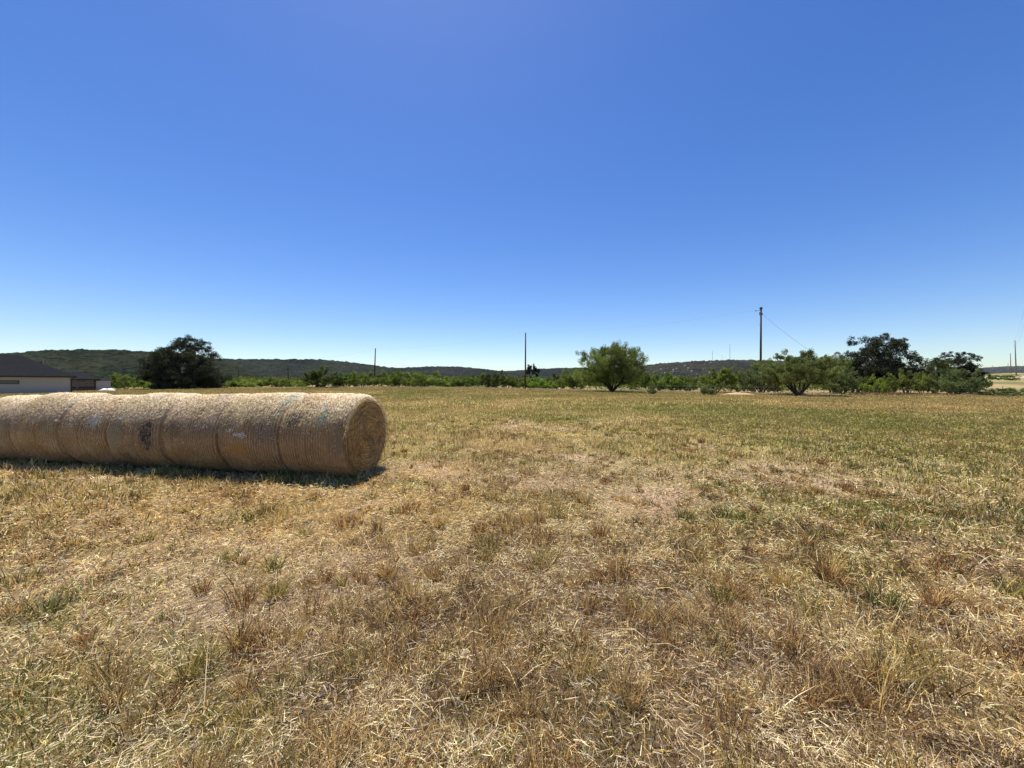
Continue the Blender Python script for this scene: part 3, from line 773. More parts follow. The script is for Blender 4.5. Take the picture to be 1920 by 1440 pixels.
def make_tree(kind, W, Ht, seed, nleaf, leafcol, leafsize, low=.0, hollow=.35, stems=5, gaps=.35, clump_r=.11, n_clump=60):
    """crown mesh and trunk mesh of one tree, base at the origin"""
    g = np.random.default_rng(seed)
    # clump centres spread through an uneven dome
    C = []
    cyc = low * Ht + (Ht - low * Ht) * (.40 if kind != 'oak' else .27)
    while len(C) < n_clump:
        p = g.normal(0, 1, 3); p /= np.linalg.norm(p)
        rr = g.uniform(hollow, 1) ** .6
        lob = (.84 if kind != 'oak' else .90) + (.24 if kind != 'oak' else .16) * vn(np.array([math.atan2(p[1], p[0]) * 1.6 + 9]), np.array([p[2] * 2.2 + seed]), seed)[0]
        wide = 1 / math.sqrt(max(.25, 1 - p[2] ** 2 * .75)) if p[2] < 0 else 1.
        x = p[0] * rr * W / 2 * lob * wide; y = p[1] * rr * W / 2 * lob * wide
        top = Ht * (1 if p[2] > 0 else 1)
        z = cyc + p[2] * rr * lob * ((Ht - cyc) if p[2] > 0 else (cyc - low * Ht)) * .93
        if g.random() < gaps * .5 and p[2] > .1: continue
        C.append((x, y, z))
    C = np.array(C)
    k = len(C)
    cr = W * clump_r * (g.uniform(.55, 1.35, k) if kind != 'oak' else g.uniform(.7, 1.15, k))
    bright = g.uniform(.74, 1.28, k)
    wts = cr ** 2; wts /= wts.sum()
    idx = g.choice(k, nleaf, p=wts)
    def ball(m, p=.4):
        q = g.normal(0, 1, (m, 3)); return q / np.linalg.norm(q, axis=1)[:, None] * (g.random((m, 1)) ** p)
    SUB = ball(k * 8, .33).reshape(k, 8, 3)
    sub = g.integers(0, 8, nleaf)
    d = SUB[idx, sub] * .72 + ball(nleaf) * g.uniform(.25, .5, (k, 8))[idx, sub][:, None]
    subb = g.uniform(.75, 1.3, (k, 8))[idx, sub][:, None]; d[:, 2] *= (.75 if kind == 'oak' else .8)
    if kind != 'oak':
        out = C - np.array([0, 0, low * Ht]); out = out / np.linalg.norm(out, axis=1)[:, None]; out[:, 2] += .5; out = out / np.linalg.norm(out, axis=1)[:, None]
        oi_ = out[idx]; al = (d * oi_).sum(1)[:, None]
        d = (d - al * oi_) * .85 + oi_ * al * 1.35
    pos = C[idx] + d * cr[idx][:, None]
    fz = (np.percentile(pos[:, 2], 99.5) - low * Ht) / (Ht - low * Ht); pos[:, 2] = low * Ht + (pos[:, 2] - low * Ht) / fz
    fw = np.percentile(np.abs(pos[:, 0]), 98) / (W / 2); pos[:, :2] /= fw
    C = C.copy(); C[:, 2] = low * Ht + (C[:, 2] - low * Ht) / fz; C[:, :2] /= fw
    pos[:, 2] = np.maximum(pos[:, 2], max(low, 0) * Ht + .03 * Ht * g.random(nleaf))
    col = np.array(leafcol)[None] * bright[idx][:, None] * subb * g.uniform(.7, 1.35, (nleaf, 1)) * g.uniform(.9, 1.1, (nleaf, 3))
    sz = leafsize * g.uniform(.6, 1.4, nleaf)
    crown = mesh_np('crown', *[leaf_quads(pos[:, 0], pos[:, 1], pos[:, 2], sz, np.clip(col, .003, 1), .4 if kind == 'mesquite' else 0)[j] for j in (0, 1, 2)],
                    tint=np.repeat(np.clip(col, .003, 1), 4, 0))
    mb = MB()
    # stems from the base to chosen clumps
    r0 = W * (.016 if kind != 'oak' else .030) * (1.1 if stems < 4 else .8)
    order = g.permutation(k)[: max(12, k // 2)]
    base = [Vector((g.normal(0, .012 * W), g.normal(0, .012 * W), -.1)) for _ in range(stems)]
    nodes = []
    for s in range(stems):
        a = 2 * PI * s / stems + g.uniform(-.4, .4); lean = g.uniform(.35, 1.05) if kind != 'oak' else g.uniform(.1, .4)
        hh = Ht * g.uniform(.30, .42)
        e = Vector((math.cos(a) * hh * lean, math.sin(a) * hh * lean, hh))
        mid = e * .5 + Vector((math.cos(a), math.sin(a), 0)) * hh * .06
        mb.tube([base[s], mid, e], [r0 * 1.3, r0, r0 * .7], 6); nodes.append((e, r0 * .6))
        nodes.append((mid, r0 * .8))
    for j in order:
        t = Vector(C[j]); 
        nd = min(nodes, key=lambda q: (q[0] - t).length + (2 if q[0].z > t.z else 0))
        m1 = nd[0].lerp(t, .5) + Vector((g.normal(0, .02 * W), g.normal(0, .02 * W), g.uniform(-.01, .03) * Ht))
        mb.tube([nd[0], m1, t], [nd[1] * .7, nd[1] * .4, nd[1] * .12], 4, False)
        nodes.append((m1, nd[1] * .5))
    trunk = mb
    return crown, trunk

def place_tree(name, mats, crown, trunkmesh, loc, scale, rz, label, cat, group):
    root = bpy.data.objects.new(name, None); COL.objects.link(root)
    root.location = loc; root.scale = scale; root.rotation_euler = (0, 0, rz)
    tag(root, label, cat, group)
    c = link('crown', crown, mats[0], root)
    t = link('trunk', trunkmesh, mats[1], root)
    return root

def tree_mesh(kind, W, Ht, seed, nleaf, col, ls, **kw):
    crown, mb = make_tree(kind, W, Ht, seed, nleaf, col, ls, **kw)
    tm = bpy.data.meshes.new('trunk'); tm.from_pydata(mb.v, [], mb.f); tm.update()
    return crown, tm

MESQ = (.160, .210, .042); BRIGHT = (.23, .31, .048); DEEP = (.095, .125, .030); OAK = (.036, .043, .020); GREYG = (.145, .175, .062)

def single(name, kind, xc, wpx, ytop, D, seed, nleaf, col, ls, label, cat='tree', group=None, zoff=0., **kw):
    x = px(xc, D); z = float(H(np.array([x]), np.array([D]))[0]) + zoff
    Ht = ztop(ytop, D) - z; W = wpx / F * D / math.sqrt(1 + ((xc - 960) / F) ** 2)
    cr, tm = tree_mesh(kind, W, Ht, seed, nleaf, col, ls, **kw)
    return place_tree(name, (M_oakleaf if kind == 'oak' else M_leaf, M_bark), cr, tm, (x, D, z - .05), (1, 1, 1), 0, label, cat, group)

# the trees that stand out
single('oak_tree', 'oak', 347, 152, 635, 86, 301, 150000, OAK, .19, 'big dark rounded oak rising behind the hay bales', low=-.06, stems=3, hollow=.2, clump_r=.105, n_clump=250, gaps=.0)
single('oak_tree', 'oak', 1645, 166, 632, 74, 302, 100000, OAK, .18, 'widest dark oak at the right with the windmill at its side', low=.12, stems=3, hollow=.2, clump_r=.105, n_clump=230, gaps=0)
single('oak_tree', 'oak', 1790, 100, 662, 84, 303, 60000, (.028, .034, .016), .19, 'flat topped dark oak behind the bushes nearest the right edge', low=.05, stems=2, hollow=.2, clump_r=.145, n_clump=120, gaps=0)
single('mesquite_tree', 'mesquite', 1147, 116, 649, 69, 304, 130000, (.160, .205, .052), .14, 'tall rounded mesquite standing alone on many dark stems', low=.12, stems=9, hollow=.15, clump_r=.10, n_clump=210, gaps=0)
single('mesquite_tree', 'mesquite', 1497, 164, 661, 55, 305, 100000, (.165, .195, .062), .11, 'wide spreading mesquite with a forked black trunk right of the tallest pole', low=.27, stems=8, hollow=.3, clump_r=.08, n_clump=150, gaps=.3)

# shared bush and small tree shapes, copied along the field edge
PROTO = {}
def proto(key, *a, **k): PROTO[key] = tree_mesh(*a, **k)
proto('a', 'mesquite', 6, 4, 401, 14000, MESQ, .17, low=.03, stems=5, n_clump=50, clump_r=.13)
proto('b', 'mesquite', 6, 4, 402, 14000, MESQ, .17, low=.10, stems=4, n_clump=45, clump_r=.12, gaps=.5)
proto('c', 'mesquite', 6, 4, 403, 12000, BRIGHT, .17, low=.02, stems=5, n_clump=40, clump_r=.14)
proto('d', 'mesquite', 6, 4, 404, 14000, DEEP, .17, low=.04, stems=4, n_clump=50, clump_r=.12)
proto('e', 'mesquite', 6, 4, 405, 16000, GREYG, .16, low=.02, stems=6, n_clump=60, clump_r=.11)
proto('f', 'mesquite', 6, 4, 406, 12000, (.19, .22, .05), .16, low=.25, stems=5, n_clump=40, clump_r=.12, gaps=.5)
proto('j', 'oak', 6, 4, 407, 12000, (.024, .036, .020), .2, low=.03, stems=1, n_clump=40, clump_r=.13)

BUSH = [ # key, xc, width px, ytop, depth, name, label
 ('a', 236, 60, 703, 97, 'mesquite_bush', 'low green bush between the houses and the dark oak'),
 ('c', 272, 44, 708, 96, 'mesquite_bush', 'light green bush touching the left side of the dark oak'),
 ('a', 436, 44, 711, 98, 'mesquite_bush', 'low bush touching the right side of the dark oak'),
 ('c', 475, 46, 710, 96, 'mesquite_bush', 'low light bush just right of the short leftmost pole'),
 ('b', 508, 36, 709, 97, 'mesquite_bush', 'small round bush just left of the second pole'),
 ('a', 530, 34, 711, 96, 'mesquite_bush', 'bush standing behind the second pole from the left'),
 ('c', 558, 36, 712, 97, 'mesquite_bush', 'low bright bush right of the second pole'),
 ('d', 607, 74, 692, 90, 'mesquite_tree', 'dark green mesquite tree with a visible trunk above the hay bales'),
 ('b', 646, 40, 702, 95, 'mesquite_bush', 'loose bush between the trunked tree and the third pole'),
 ('a', 678, 44, 699, 94, 'mesquite_tree', 'small mesquite just left of the third pole'),
 ('b', 717, 26, 704, 97, 'mesquite_bush', 'narrow bush just right of the third pole'),
 ('a', 737, 38, 697, 93, 'mesquite_tree', 'rounded mesquite below the dip between the first two hills'),
 ('c', 768, 20, 707, 95, 'mesquite_bush', 'small bright bush in the gap between two rounded mesquites'),
 ('a', 792, 58, 698.5, 92, 'mesquite_tree', 'broad domed mesquite left of the far white roof'),
 ('c', 838, 42, 708, 96, 'mesquite_bush', 'low bright bush right of the far white roof'),
 ('a', 866, 36, 707, 94, 'mesquite_bush', 'low bush between the far white roof and the dark trunked tree'),
 ('b', 894, 36, 702, 93, 'mesquite_tree', 'light mesquite touching the left of the dark trunked tree'),
 ('d', 929, 36, 698, 88, 'mesquite_tree', 'small dark tree on one thin trunk left of the centre pole'),
 ('b', 951, 28, 705, 92, 'mesquite_bush', 'brownish green bush between the dark trunked tree and the centre pole'),
 ('a', 971, 26, 708, 91, 'mesquite_bush', 'low bush touching the left of the centre pole'),
 ('j', 996, 24, 688, 118, 'juniper_tree', 'narrow dark juniper rising right of the centre pole'),
 ('c', 1003, 36, 706, 90, 'mesquite_bush', 'bright green bush just right of the centre pole'),
 ('c', 1024, 30, 712, 91, 'mesquite_bush', 'low yellow green bush right of the bright one at the centre pole'),
 ('d', 1042, 40, 702, 96, 'mesquite_tree', 'dark mesquite left of the rounded pair beside the lone tall mesquite'),
 ('a', 1078, 48, 695, 86, 'mesquite_tree', 'rounded green mesquite touching the left of the lone tall mesquite'),
 ('b', 1195, 42, 700, 82, 'mesquite_tree', 'thin open mesquite under the right side of the lone tall mesquite'),
 ('a', 1236, 50, 701, 84, 'mesquite_tree', 'wide green mesquite below the house dotted hill'),
 ('c', 1262, 40, 705, 82, 'mesquite_bush', 'light bush right of the wide green mesquite below the dotted hill'),
 ('a', 1287, 40, 707, 80, 'mesquite_bush', 'low bush behind the fence posts left of the radio masts'),
 ('b', 1346, 64, 694, 74, 'mesquite_tree', 'open feathery mesquite below the radio masts'),
 ('a', 1384, 34, 708, 76, 'mesquite_bush', 'low bush behind the pale sand heap'),
 ('e', 1428, 72, 683, 66, 'mesquite_tree', 'mesquite covering the foot of the tallest pole'),
 ('e', 1580, 66, 690, 60, 'mesquite_bush', 'dense grey green bush between the forked mesquite and the wide oak'),
 ('a', 1560, 60, 676, 68, 'mesquite_tree', 'mesquite crown below the windmill'),
 ('c', 1636, 44, 706, 62, 'mesquite_bush', 'bright green bush in front of the wide oak'),
 ('c', 1664, 30, 709, 63, 'mesquite_bush', 'small bright bush left of the yellow green tree'),
 ('f', 1700, 62, 698, 61, 'mesquite_tree', 'yellow green small tree under the right side of the wide oak'),
 ('f', 1727, 34, 702, 62, 'mesquite_tree', 'narrow yellow green sapling right of the larger yellow green tree'),
 ('e', 1752, 70, 680, 72, 'mesquite_tree', 'dull green mesquite between the two dark oaks at the right'),
 ('e', 1795, 84, 697, 60, 'mesquite_bush', 'large spreading grey green bush in front of the flat topped oak'),
 ('a', 1843, 28, 702, 92, 'mesquite_bush', 'small green bush just right of the flat topped oak'),
]
for n_, (key, xc, wp, yt, D, name, lab) in enumerate(BUSH):
    cr, tm = PROTO[key]
    x = px(xc, D); z = float(H(np.array([x]), np.array([float(D)]))[0])
    W = wp / F * D / math.sqrt(1 + ((xc - 960) / F) ** 2) * 1.06; Ht = ztop(yt, D) - z
    place_tree(name, (M_oakleaf if key == 'j' else M_leaf, M_bark), cr, tm, (x, D, z - .08), (W / 6 * 1.12, W / 6 * 1.12, Ht / 4 * 1.10), n_ * 1.37, lab,
               'tree' if name.endswith('tree') else 'bush', 'mesquites along the far field edge')
# small shrubs standing in front of the edge
SHR = [('e', 1330, 30, 720, 744, 'grey green shrub standing out in the field below the masts'),
       ('e', 1222, 16, 724, 738, 'tiny shrub right of the lone tall mesquite'),
       ('e', 1868, 44, 728, 744, 'thin low shrub by the foot of the slanting pole'),
       ('a', 1915, 50, 727, 742, 'low green shrub behind the slanting pole at the right edge')]
for key, xc, wp, yt, yb, lab in SHR:
    D = 56.
    cr, tm = PROTO[key]; x = px(xc, D); z = float(H(np.array([x]), np.array([D]))[0])
    W = wp / F * D; Ht = max(.4, ztop(yt, D) - z)
    place_tree('shrub', (M_leaf, M_bark), cr, tm, (x, D, z - .04), (W / 6, W / 6, Ht / 4), xc, lab, 'shrub', 'low shrubs at the field edge')
# bushes on the rise at the right
for xc, wp, yb, hp, lab in [(1872, 22, 713, 9, 'dark bush on the far rise left of the tall transmission pole'), (1898, 18, 714, 6, 'low bush at the foot of the tall transmission pole'),
                            (1886, 34, 708, 5, 'wide flat bush high on the far rise')]:
    # find the depth at which the land shows at row yb
    D = 90.
    while D < 600 and HOR - (float(H(np.array([px(xc, D)]), np.array([D]))[0]) - EYE) / D * F > yb: D += 4
    cr, tm = PROTO['a']; x = px(xc, D); z = float(H(np.array([x]), np.array([D]))[0])
    W = wp / F * D; Ht = hp / F * D
    place_tree('far_bush', (M_leaf, M_bark), cr, tm, (x, D, z), (W / 6, W / 6, Ht / 4), xc, lab, 'bush', 'bushes on the far rise')

# low brush behind the row, one mass
def thicket():
    n = 110000
    xp = rng.uniform(-260, 1832, n)
    u = (xp - 960) / F; D = edge_depth(u) + 12 + rng.random(n) * 105; x = u * D
    cell = vn(x / 7., D / 7., 501)
    hmax = (1.2 + 2.6 * cell) * np.where(xp < 215, .6, 1)
    keep = cell > .25; x, D, hmax, cell = x[keep], D[keep], hmax[keep], cell[keep]; n = len(x)
    z = H(x, D) + hmax * rng.random(n) ** .7
    col = np.where(rng.random((n, 1)) < .6, P(MESQ), P(DEEP)) * (.32 + .7 * vn(x / 6, D / 6, 505))[:, None] * rng.uniform(.7, 1.3, (n, 1))
    V, Fa, S, T = leaf_quads(x, D, z, rng.uniform(.3, .6, n), col, .3)
    o = link('brush_thicket', mesh_np('brush_thicket', V, Fa, S, T), M_leaf)
    tag(o, 'low green brush filling the ground behind the field edge trees', 'brush', kind='stuff')
thicket()

# ------------------------------------------------------------------ poles and wires
def gz(x, y): return float(H(np.array([float(x)]), np.array([float(y)]))[0])
def pole(xt, xb, ytop, D, r, label, group='wooden power poles', mat=M_pole, arm=None):
    xb_, xt_ = px(xb, D), px(xt, D); z0 = gz(xb_, D); z1 = ztop(ytop, D)
    root = bpy.data.objects.new('power_pole', None); COL.objects.link(root); root.location = (xb_, D, z0)
    tag(root, label, 'power pole', group)
    h = z1 - z0; dx = xt_ - xb_
    mb = MB(); mb.tube([(0, 0, -.3), (dx * .5, 0, h * .5), (dx, 0, h)], [r * 1.15, r, r * .75], 10)
    mb.build('shaft', mat, root, True)
    if arm == 'big':
        # side arm with insulator, transformer-like can, small brackets
        a = MB(); a.tube([(dx, 0, h - .48), (dx - 1.05, 0, h - .62)], .035, 6); a.build('side_arm', M_dark, root)
        i_ = MB(); i_.tube([(dx - 1.05, 0, h - .72), (dx - 1.05, 0, h - .5), (dx - 1.05, 0, h - .42)], [.10, .10, .04], 8); i_.build('insulator', M_porc, root)
        t = MB(); t.tube([(dx - .22, 0, h - 1.45), (dx - .22, 0, h - .9), (dx - .22, 0, h - .8)], [.12, .13, .06], 10); t.build('fuse_holder', M_polegrey, root)
        c = MB(); c.tube([(dx, 0, h - .3), (dx, 0, h + .05), (dx, 0, h + .12)], [r * 1.35, r * 1.35, r * .6], 10); c.build('pole_cap', M_dark, root)
        c = MB(); c.box((dx + r + .05, 0, h - 1.2), (.12, .12, .3)); c.build('bracket', M_dark, root)
        c = MB(); c.tube([(dx - r * .7, 0, h - 3.2), (dx - .45, 0, h - 3.25)], .03, 6); c.build('insulator', M_porc, root)
    elif arm == 'small':
        a = MB(); a.tube([(dx, 0, h - .1), (dx - .18, -.1, h - .02)], .05, 6); a.build('insulator', M_porc, root)
    elif arm == 'cross':
        a = MB(); a.box((dx, 0, h - .9), (2.6, .12, .14)); a.build('crossarm', mat, root)
        for s in (-1.2, 1.2):
            i_ = MB(); i_.tube([(dx + s, 0, h - .83), (dx + s, 0, h - .5)], [.08, .05], 6); i_.build('insulator', M_porc, root)
    elif arm == 'trans':
        for s, zz in ((-1, 1.4), (1, 3.2), (-1, 4.6)):
            a = MB(); a.tube([(dx, 0, h - zz), (dx + s * 1.6, 0, h - zz + .25)], [.06, .04], 6); a.build('insulator', M_porc, root)
    return Vector((xt_, D, z1))
tops = []
pole(447, 447, 685, 150, .17, 'short faint pole just right of the dark oak')
t1 = pole(540, 540.5, 675, 118, .15, 'dark pole second from the left, top level with the hill crest')
t2 = pole(704, 701.5, 653, 98, .15, 'leaning pole with a bent tip left of the picture centre', arm='small')
t3 = pole(985.5, 985, 624, 86, .17, 'plain straight pole in the centre of the tree line')
t4 = pole(1427, 1426, 577, 74, .19, 'tallest pole with a side arm and a slanting wire', arm='big')
t5 = pole(1903, 1905.5, 638, 330, .36, 'tall transmission pole near the right edge', 'transmission poles at the right', M_polegrey, 'trans')
t6 = pole(1894.5, 1895.5, 662, 520, .42, 'middle sized transmission pole left of the taller one', 'transmission poles at the right', M_polegrey, 'trans')
t7 = pole(1890, 1890.5, 681, 760, .45, 'smallest transmission pole on the far rise', 'transmission poles at the right', M_polegrey)
t8 = pole(1861, 1861, 685, 700, .4, 'far pole with a crossarm above the right hills', 'transmission poles at the right', M_polegrey, 'cross')

def wire(a, b, sag, label, r=.012, n=20, name='power_line'):
    a = Vector(a); b = Vector(b); mb = MB()
    pts = [a.lerp(b, k / n) - Vector((0, 0, sag * 4 * (k / n) * (1 - k / n))) for k in range(n + 1)]
    mb.tube(pts, r, 4)
    o = mb.build(name, M_dark)
    tag(o, label, 'power line', 'overhead wires')
wire(t3, t2, .9, 'thin wire between the centre pole and the leaning pole', .006)
wire(t2, t1, .9, 'thin wire between the leaning pole and the second pole', .006)
wire(Vector((t4.x - 1.05, t4.y, t4.z - .45)), t3, 1.0, 'thin wire from the tallest pole to the centre pole', .006)
wire((t4.x + .2, t4.y, t4.z - 1.2), (px(1532, 76), 76, ztop(666, 76)), .35, 'slanting wire running down right from the tallest pole', .018)
# the near pole of the transmission line stands just outside the frame: its wires run into view
pn = Vector((px(1932, 170), 170, ztop(560, 170)))
wire(pn, (t5.x + 1.6, t5.y, t5.z - 3), 3, 'right wire leading to the tall transmission pole', .018)
wire(pn + Vector((-2.5, 0, -4)), (t5.x - 1.6, t5.y, t5.z - 1.2), 3, 'left wire leading to the tall transmission pole', .018)
wire((t5.x + 1.6, t5.y, t5.z - 3), (t6.x + 1.6, t6.y, t6.z - 3), 3, 'wire between the two larger transmission poles', .02)

# slanting dark pole at the right edge
mb = MB()
D = 50.
p0 = Vector((px(1882, D), D, gz(px(1882, D), D) - .02)); p1 = Vector((px(1902, D), D, ztop(739, D))); p2 = Vector((px(1975, D), D, ztop(715, D)))
mb.tube([p0, p1, p2], [.035, .07, .09], 8)
mb.tube([p2, Vector((p2.x + .1, D, gz(p2.x, D) - .2))], [.09, .1], 8)
o = mb.build('slanting_pole', M_dark, None, True); tag(o, 'dark slanting pole resting on the field at the right edge', 'pole')

# ------------------------------------------------------------------ radio masts, windmill
def mast(xp, yt, D, label, w):
    x = px(xp, D); z0 = ztop(690, D); z1 = ztop(yt, D)
    root = bpy.data.objects.new('radio_mast', None); COL.objects.link(root); root.location = (x, D, z0); tag(root, label, 'mast', 'radio masts on the hill')
    h = z1 - z0; mb = MB()
    for k in range(3):
        a = 2 * PI * k / 3; mb.tube([(w * math.cos(a), w * math.sin(a), -5), (w * .6 * math.cos(a), w * .6 * math.sin(a), h)], .22, 5)
    nseg = 16
    for s in range(nseg):
        za = h * s / nseg; zb = h * (s + 1) / nseg
        for k in range(3):
            a = 2 * PI * k / 3; b = 2 * PI * (k + 1) / 3
            mb.tube([(w * .9 * math.cos(a), w * .9 * math.sin(a), za), (w * .9 * math.cos(b), w * .9 * math.sin(b), zb)], .12, 4)
    mb.build('lattice', M_metal, root)
mast(1336, 658, 1950, 'shorter radio mast at the left on the hill crest', .9)
mast(1354, 665, 2050, 'faint lowest radio mast between the two taller ones', .5)
mast(1368.5, 645, 1960, 'tallest radio mast on the hill crest', 1.2)

D = 92.; x = px(1568, D); z0 = gz(x, D); zc = ztop(667, D)
root = bpy.data.objects.new('windmill', None); COL.objects.link(root); root.location = (x, D, z0); tag(root, 'metal farm windmill with round many bladed wheel left of the wide oak', 'windmill')
h = zc - z0
mb = MB()
for sx in (-1, 1):
    for sy in (-1, 1): mb.tube([(sx * .8, sy * .8, 0), (sx * .12, sy * .12, h)], .05, 5)
for k in range(1, 5):
    w = .8 - .68 * k / 5; z = h * k / 5
    mb.tube([(-w, -w, z), (w, -w, z), (w, w, z), (-w, w, z), (-w, -w, z)], .03, 4)
mb.build('tower', M_metal, root)
wheel = bpy.data.objects.new('wheel', None)
mb = MB(); Rw = .95
for k in range(18):
    a = 2 * PI * k / 18; a2 = a + .24
    c0 = (Rw * .38 * math.cos(a), -.35, h + Rw * .38 * math.sin(a)); c1 = (Rw * math.cos(a), -.38, h + Rw * math.sin(a))
    c2 = (Rw * math.cos(a2), -.28, h + Rw * math.sin(a2)); c3 = (Rw * .38 * math.cos(a2), -.30, h + Rw * .38 * math.sin(a2))
    mb.poly([c0, c1, c2, c3])
bl = mb.build('wheel', M_metal, root)
mb = MB()
for rr in (Rw * .4, Rw * .95): mb.tube([(rr * math.cos(2 * PI * k / 24), -.33, h + rr * math.sin(2 * PI * k / 24)) for k in range(25)], .015, 4)
for k in range(6): a = PI * k / 3; mb.tube([(0, -.33, h), (Rw * math.cos(a), -.33, h + Rw * math.sin(a))], .015, 4)
mb.tube([(0, -.36, h), (0, .3, h)], .06, 6)
mb.build('spokes', M_metal, bl)
mb = MB(); mb.tube([(0, .2, h), (.3, 1.2, h)], .03, 5); mb.box((.38, 1.5, h), (.03, .9, .5), -.28); mb.build('tail_vane', M_metal, root)

# ------------------------------------------------------------------ fence along the far edge
root = bpy.data.objects.new('wire_fence', None); COL.objects.link(root); tag(root, 'thin post and wire fence along the far edge of the field', 'fence')
M_post = mat_plain('rusty_steel_post', (.16, .12, .09), .8, .3, 8, .2)
fp = []
for xp in [1215, 1258, 1299, 1314, 1358, 1402, 1450, 1545, 1592, 1647, 1674, 1707, 1738, 1775, 1819, 1837, 1880, 1925, 1990]:
    u = (xp - 960) / F; D = float(edge_depth(u)) - .3; x = u * D; z = gz(x, D)
    h = 1.35 + .1 * math.sin(xp)
    m_ = MB(); m_.tube([(x, D, z - .3), (x + .02, D, z + h)], .035, 5); m_.build('post', M_post, root); fp.append((x, D, z))
m_ = MB()
for hh in (.4, .75, 1.1, 1.28):
    m_.tube([(a[0], a[1] - .04, a[2] + hh) for a in fp], .006, 3)
m_.build('wire', M_dark, root)

# pale sand heap
def heap():
    D = 57.; x0 = px(1385, D); n, m = 60, 24
    X, Y = np.meshgrid(np.linspace(-2.6, 2.6, n), np.linspace(-1.3, 1.3, m), indexing='ij')
    e = np.clip(1 - (X / 2.6) ** 2 - (Y / 1.3) ** 2, 0, 1)
    Z = .42 * e ** .8 * (.75 + .5 * fbm(X * 1.3 + 9, Y * 1.3 + 9, 610, 3)) - .06
    Z = Z + H(x0 + X, D + Y)
    q = grid_faces(n, m)
    o = link('sand_heap', mesh_np('sand_heap', np.stack([x0 + X, D + Y, Z], -1).reshape(-1, 3), q.ravel(), np.full(len(q), 4), None, True), mat_plain('pale_sand', (.44, .33, .19), .95, .2, 3, .1, bump=.5))
    tag(o, 'low pale sand heap at the field edge left of the tallest pole', 'sand heap')
heap()

# ------------------------------------------------------------------ houses at the left
def mat_shingle():
    m, nt, out = newmat('dark_asphalt_shingle')
    tc = N(nt, 'ShaderNodeTexCoord')
    br = N(nt, 'ShaderNodeTexBrick'); br.inputs['Scale'].default_value = 1; br.inputs['Brick Width'].default_value = .35; br.inputs['Row Height'].default_value = .10
    br.inputs['Color1'].default_value = (.012, .013, .017, 1); br.inputs['Color2'].default_value = (.019, .020, .025, 1); br.inputs['Mortar'].default_value = (.015, .015, .016, 1); br.inputs['Mortar Size'].default_value = .008
    sp = N(nt, 'ShaderNodeSeparateXYZ'); L(nt, tc.outputs['Object'], sp.inputs[0]); cb = N(nt, 'ShaderNodeCombineXYZ'); L(nt, sp.outputs['X'], cb.inputs[0]); L(nt, sp.outputs['Z'], cb.inputs[1])
    L(nt, cb.outputs[0], br.inputs['Vector'])
    b = N(nt, 'ShaderNodeBsdfPrincipled'); b.inputs['Roughness'].default_value = 1.; b.inputs['Specular IOR Level'].default_value = .08; L(nt, br.outputs['Color'], b.inputs['Base Color']); L(nt, b.outputs[0], out.inputs[0])
    return m
M_roof = mat_shingle()
M_wall = mat_plain('beige_stucco', (.37, .345, .32), .9, .06, 5, .1)
M_wall2 = mat_plain('tan_masonry', (.17, .15, .14), .9, .25, 2, .1)
M_wall3 = mat_plain('pale_grey_siding', (.44, .43, .42), .85, .05, 3, .1)
M_fascia = mat_plain('dark_brown_trim', (.035, .028, .026), .7, .1, 4, .2)
M_glass = mat_plain('dark_window_glass', (.03, .035, .05), .08, .05, 2, .6)
M_frame = mat_plain('black_window_frame', (.02, .02, .022), .5, .05, 2, .3)

def hip_roof(mb, x0, x1, y0, y1, ze, hr, ov, inset):
    a = [(x0 - ov, y0 - ov, ze), (x1 + ov, y0 - ov, ze), (x1 + ov, y1 + ov, ze), (x0 - ov, y1 + ov, ze)]
    ym = (y0 + y1) / 2
    r0 = (x0 + inset, ym, ze + hr); r1 = (x1 - inset, ym, ze + hr)
    mb.add(a + [r0, r1], [(0, 1, 5, 4), (1, 2, 5), (2, 3, 4, 5), (3, 0, 4), (3, 2, 1, 0)])
def fascia(mb, x0, x1, y0, y1, ze, ov, hgt=.22):
    t = .03
    mb.box(((x0 + x1) / 2, y0 - ov - t / 2, ze - hgt / 2 + .03), (x1 - x0 + 2 * ov + 2 * t, t, hgt)); mb.box(((x0 + x1) / 2, y1 + ov + t / 2, ze - hgt / 2 + .03), (x1 - x0 + 2 * ov + 2 * t, t, hgt))
    mb.box((x0 - ov - t / 2, (y0 + y1) / 2, ze - hgt / 2 + .03), (t, y1 - y0 + 2 * ov - .004, hgt)); mb.box((x1 + ov + t / 2, (y0 + y1) / 2, ze - hgt / 2 + .03), (t, y1 - y0 + 2 * ov - .004, hgt))
def window(root, x, y, z, w, h, fr=.07):
    f = MB()
    f.box((x, y - .03, z + h / 2 - fr / 2), (w, .1, fr)); f.box((x, y - .03, z - h / 2 + fr / 2), (w, .1, fr))
    f.box((x - w / 2 + fr / 2, y - .03, z), (fr, .1, h - 2 * fr)); f.box((x + w / 2 - fr / 2, y - .03, z), (fr, .1, h - 2 * fr))
    fo = f.build('window', M_frame, root)
    g = MB(); g.box((x, y - .012, z), (w - 2 * fr, .02, h - 2 * fr)); g.build('pane', M_glass, fo)
HA = math.atan2(.777, .63)
def house_root(xp, D, label):
    root = bpy.data.objects.new('house', None); COL.objects.link(root)
    x = px(xp, D); root.location = (x, D, gz(x, D)); root.rotation_euler = (0, 0, HA); tag(root, label, 'house')
    return root, gz(x, D)
D = 70.
root, zg = house_root(135, D, 'beige single storey house with dark hip roof and high slit window')
ze = ztop(706, D) - zg
mb = MB(); mb.box((-10, 6, (ze - .06 - .8) / 2), (20, 12, ze - .06 + .8)); mb.build('wall', M_wall, root)
mb = MB(); hip_roof(mb, -20, 0, 0, 12, ze, 3.9, .55, 6.0); rf = mb.build('roof', M_roof, root)
mb = MB(); fascia(mb, -20, 0, 0, 12, ze, .55); mb.build('fascia', M_fascia, root)
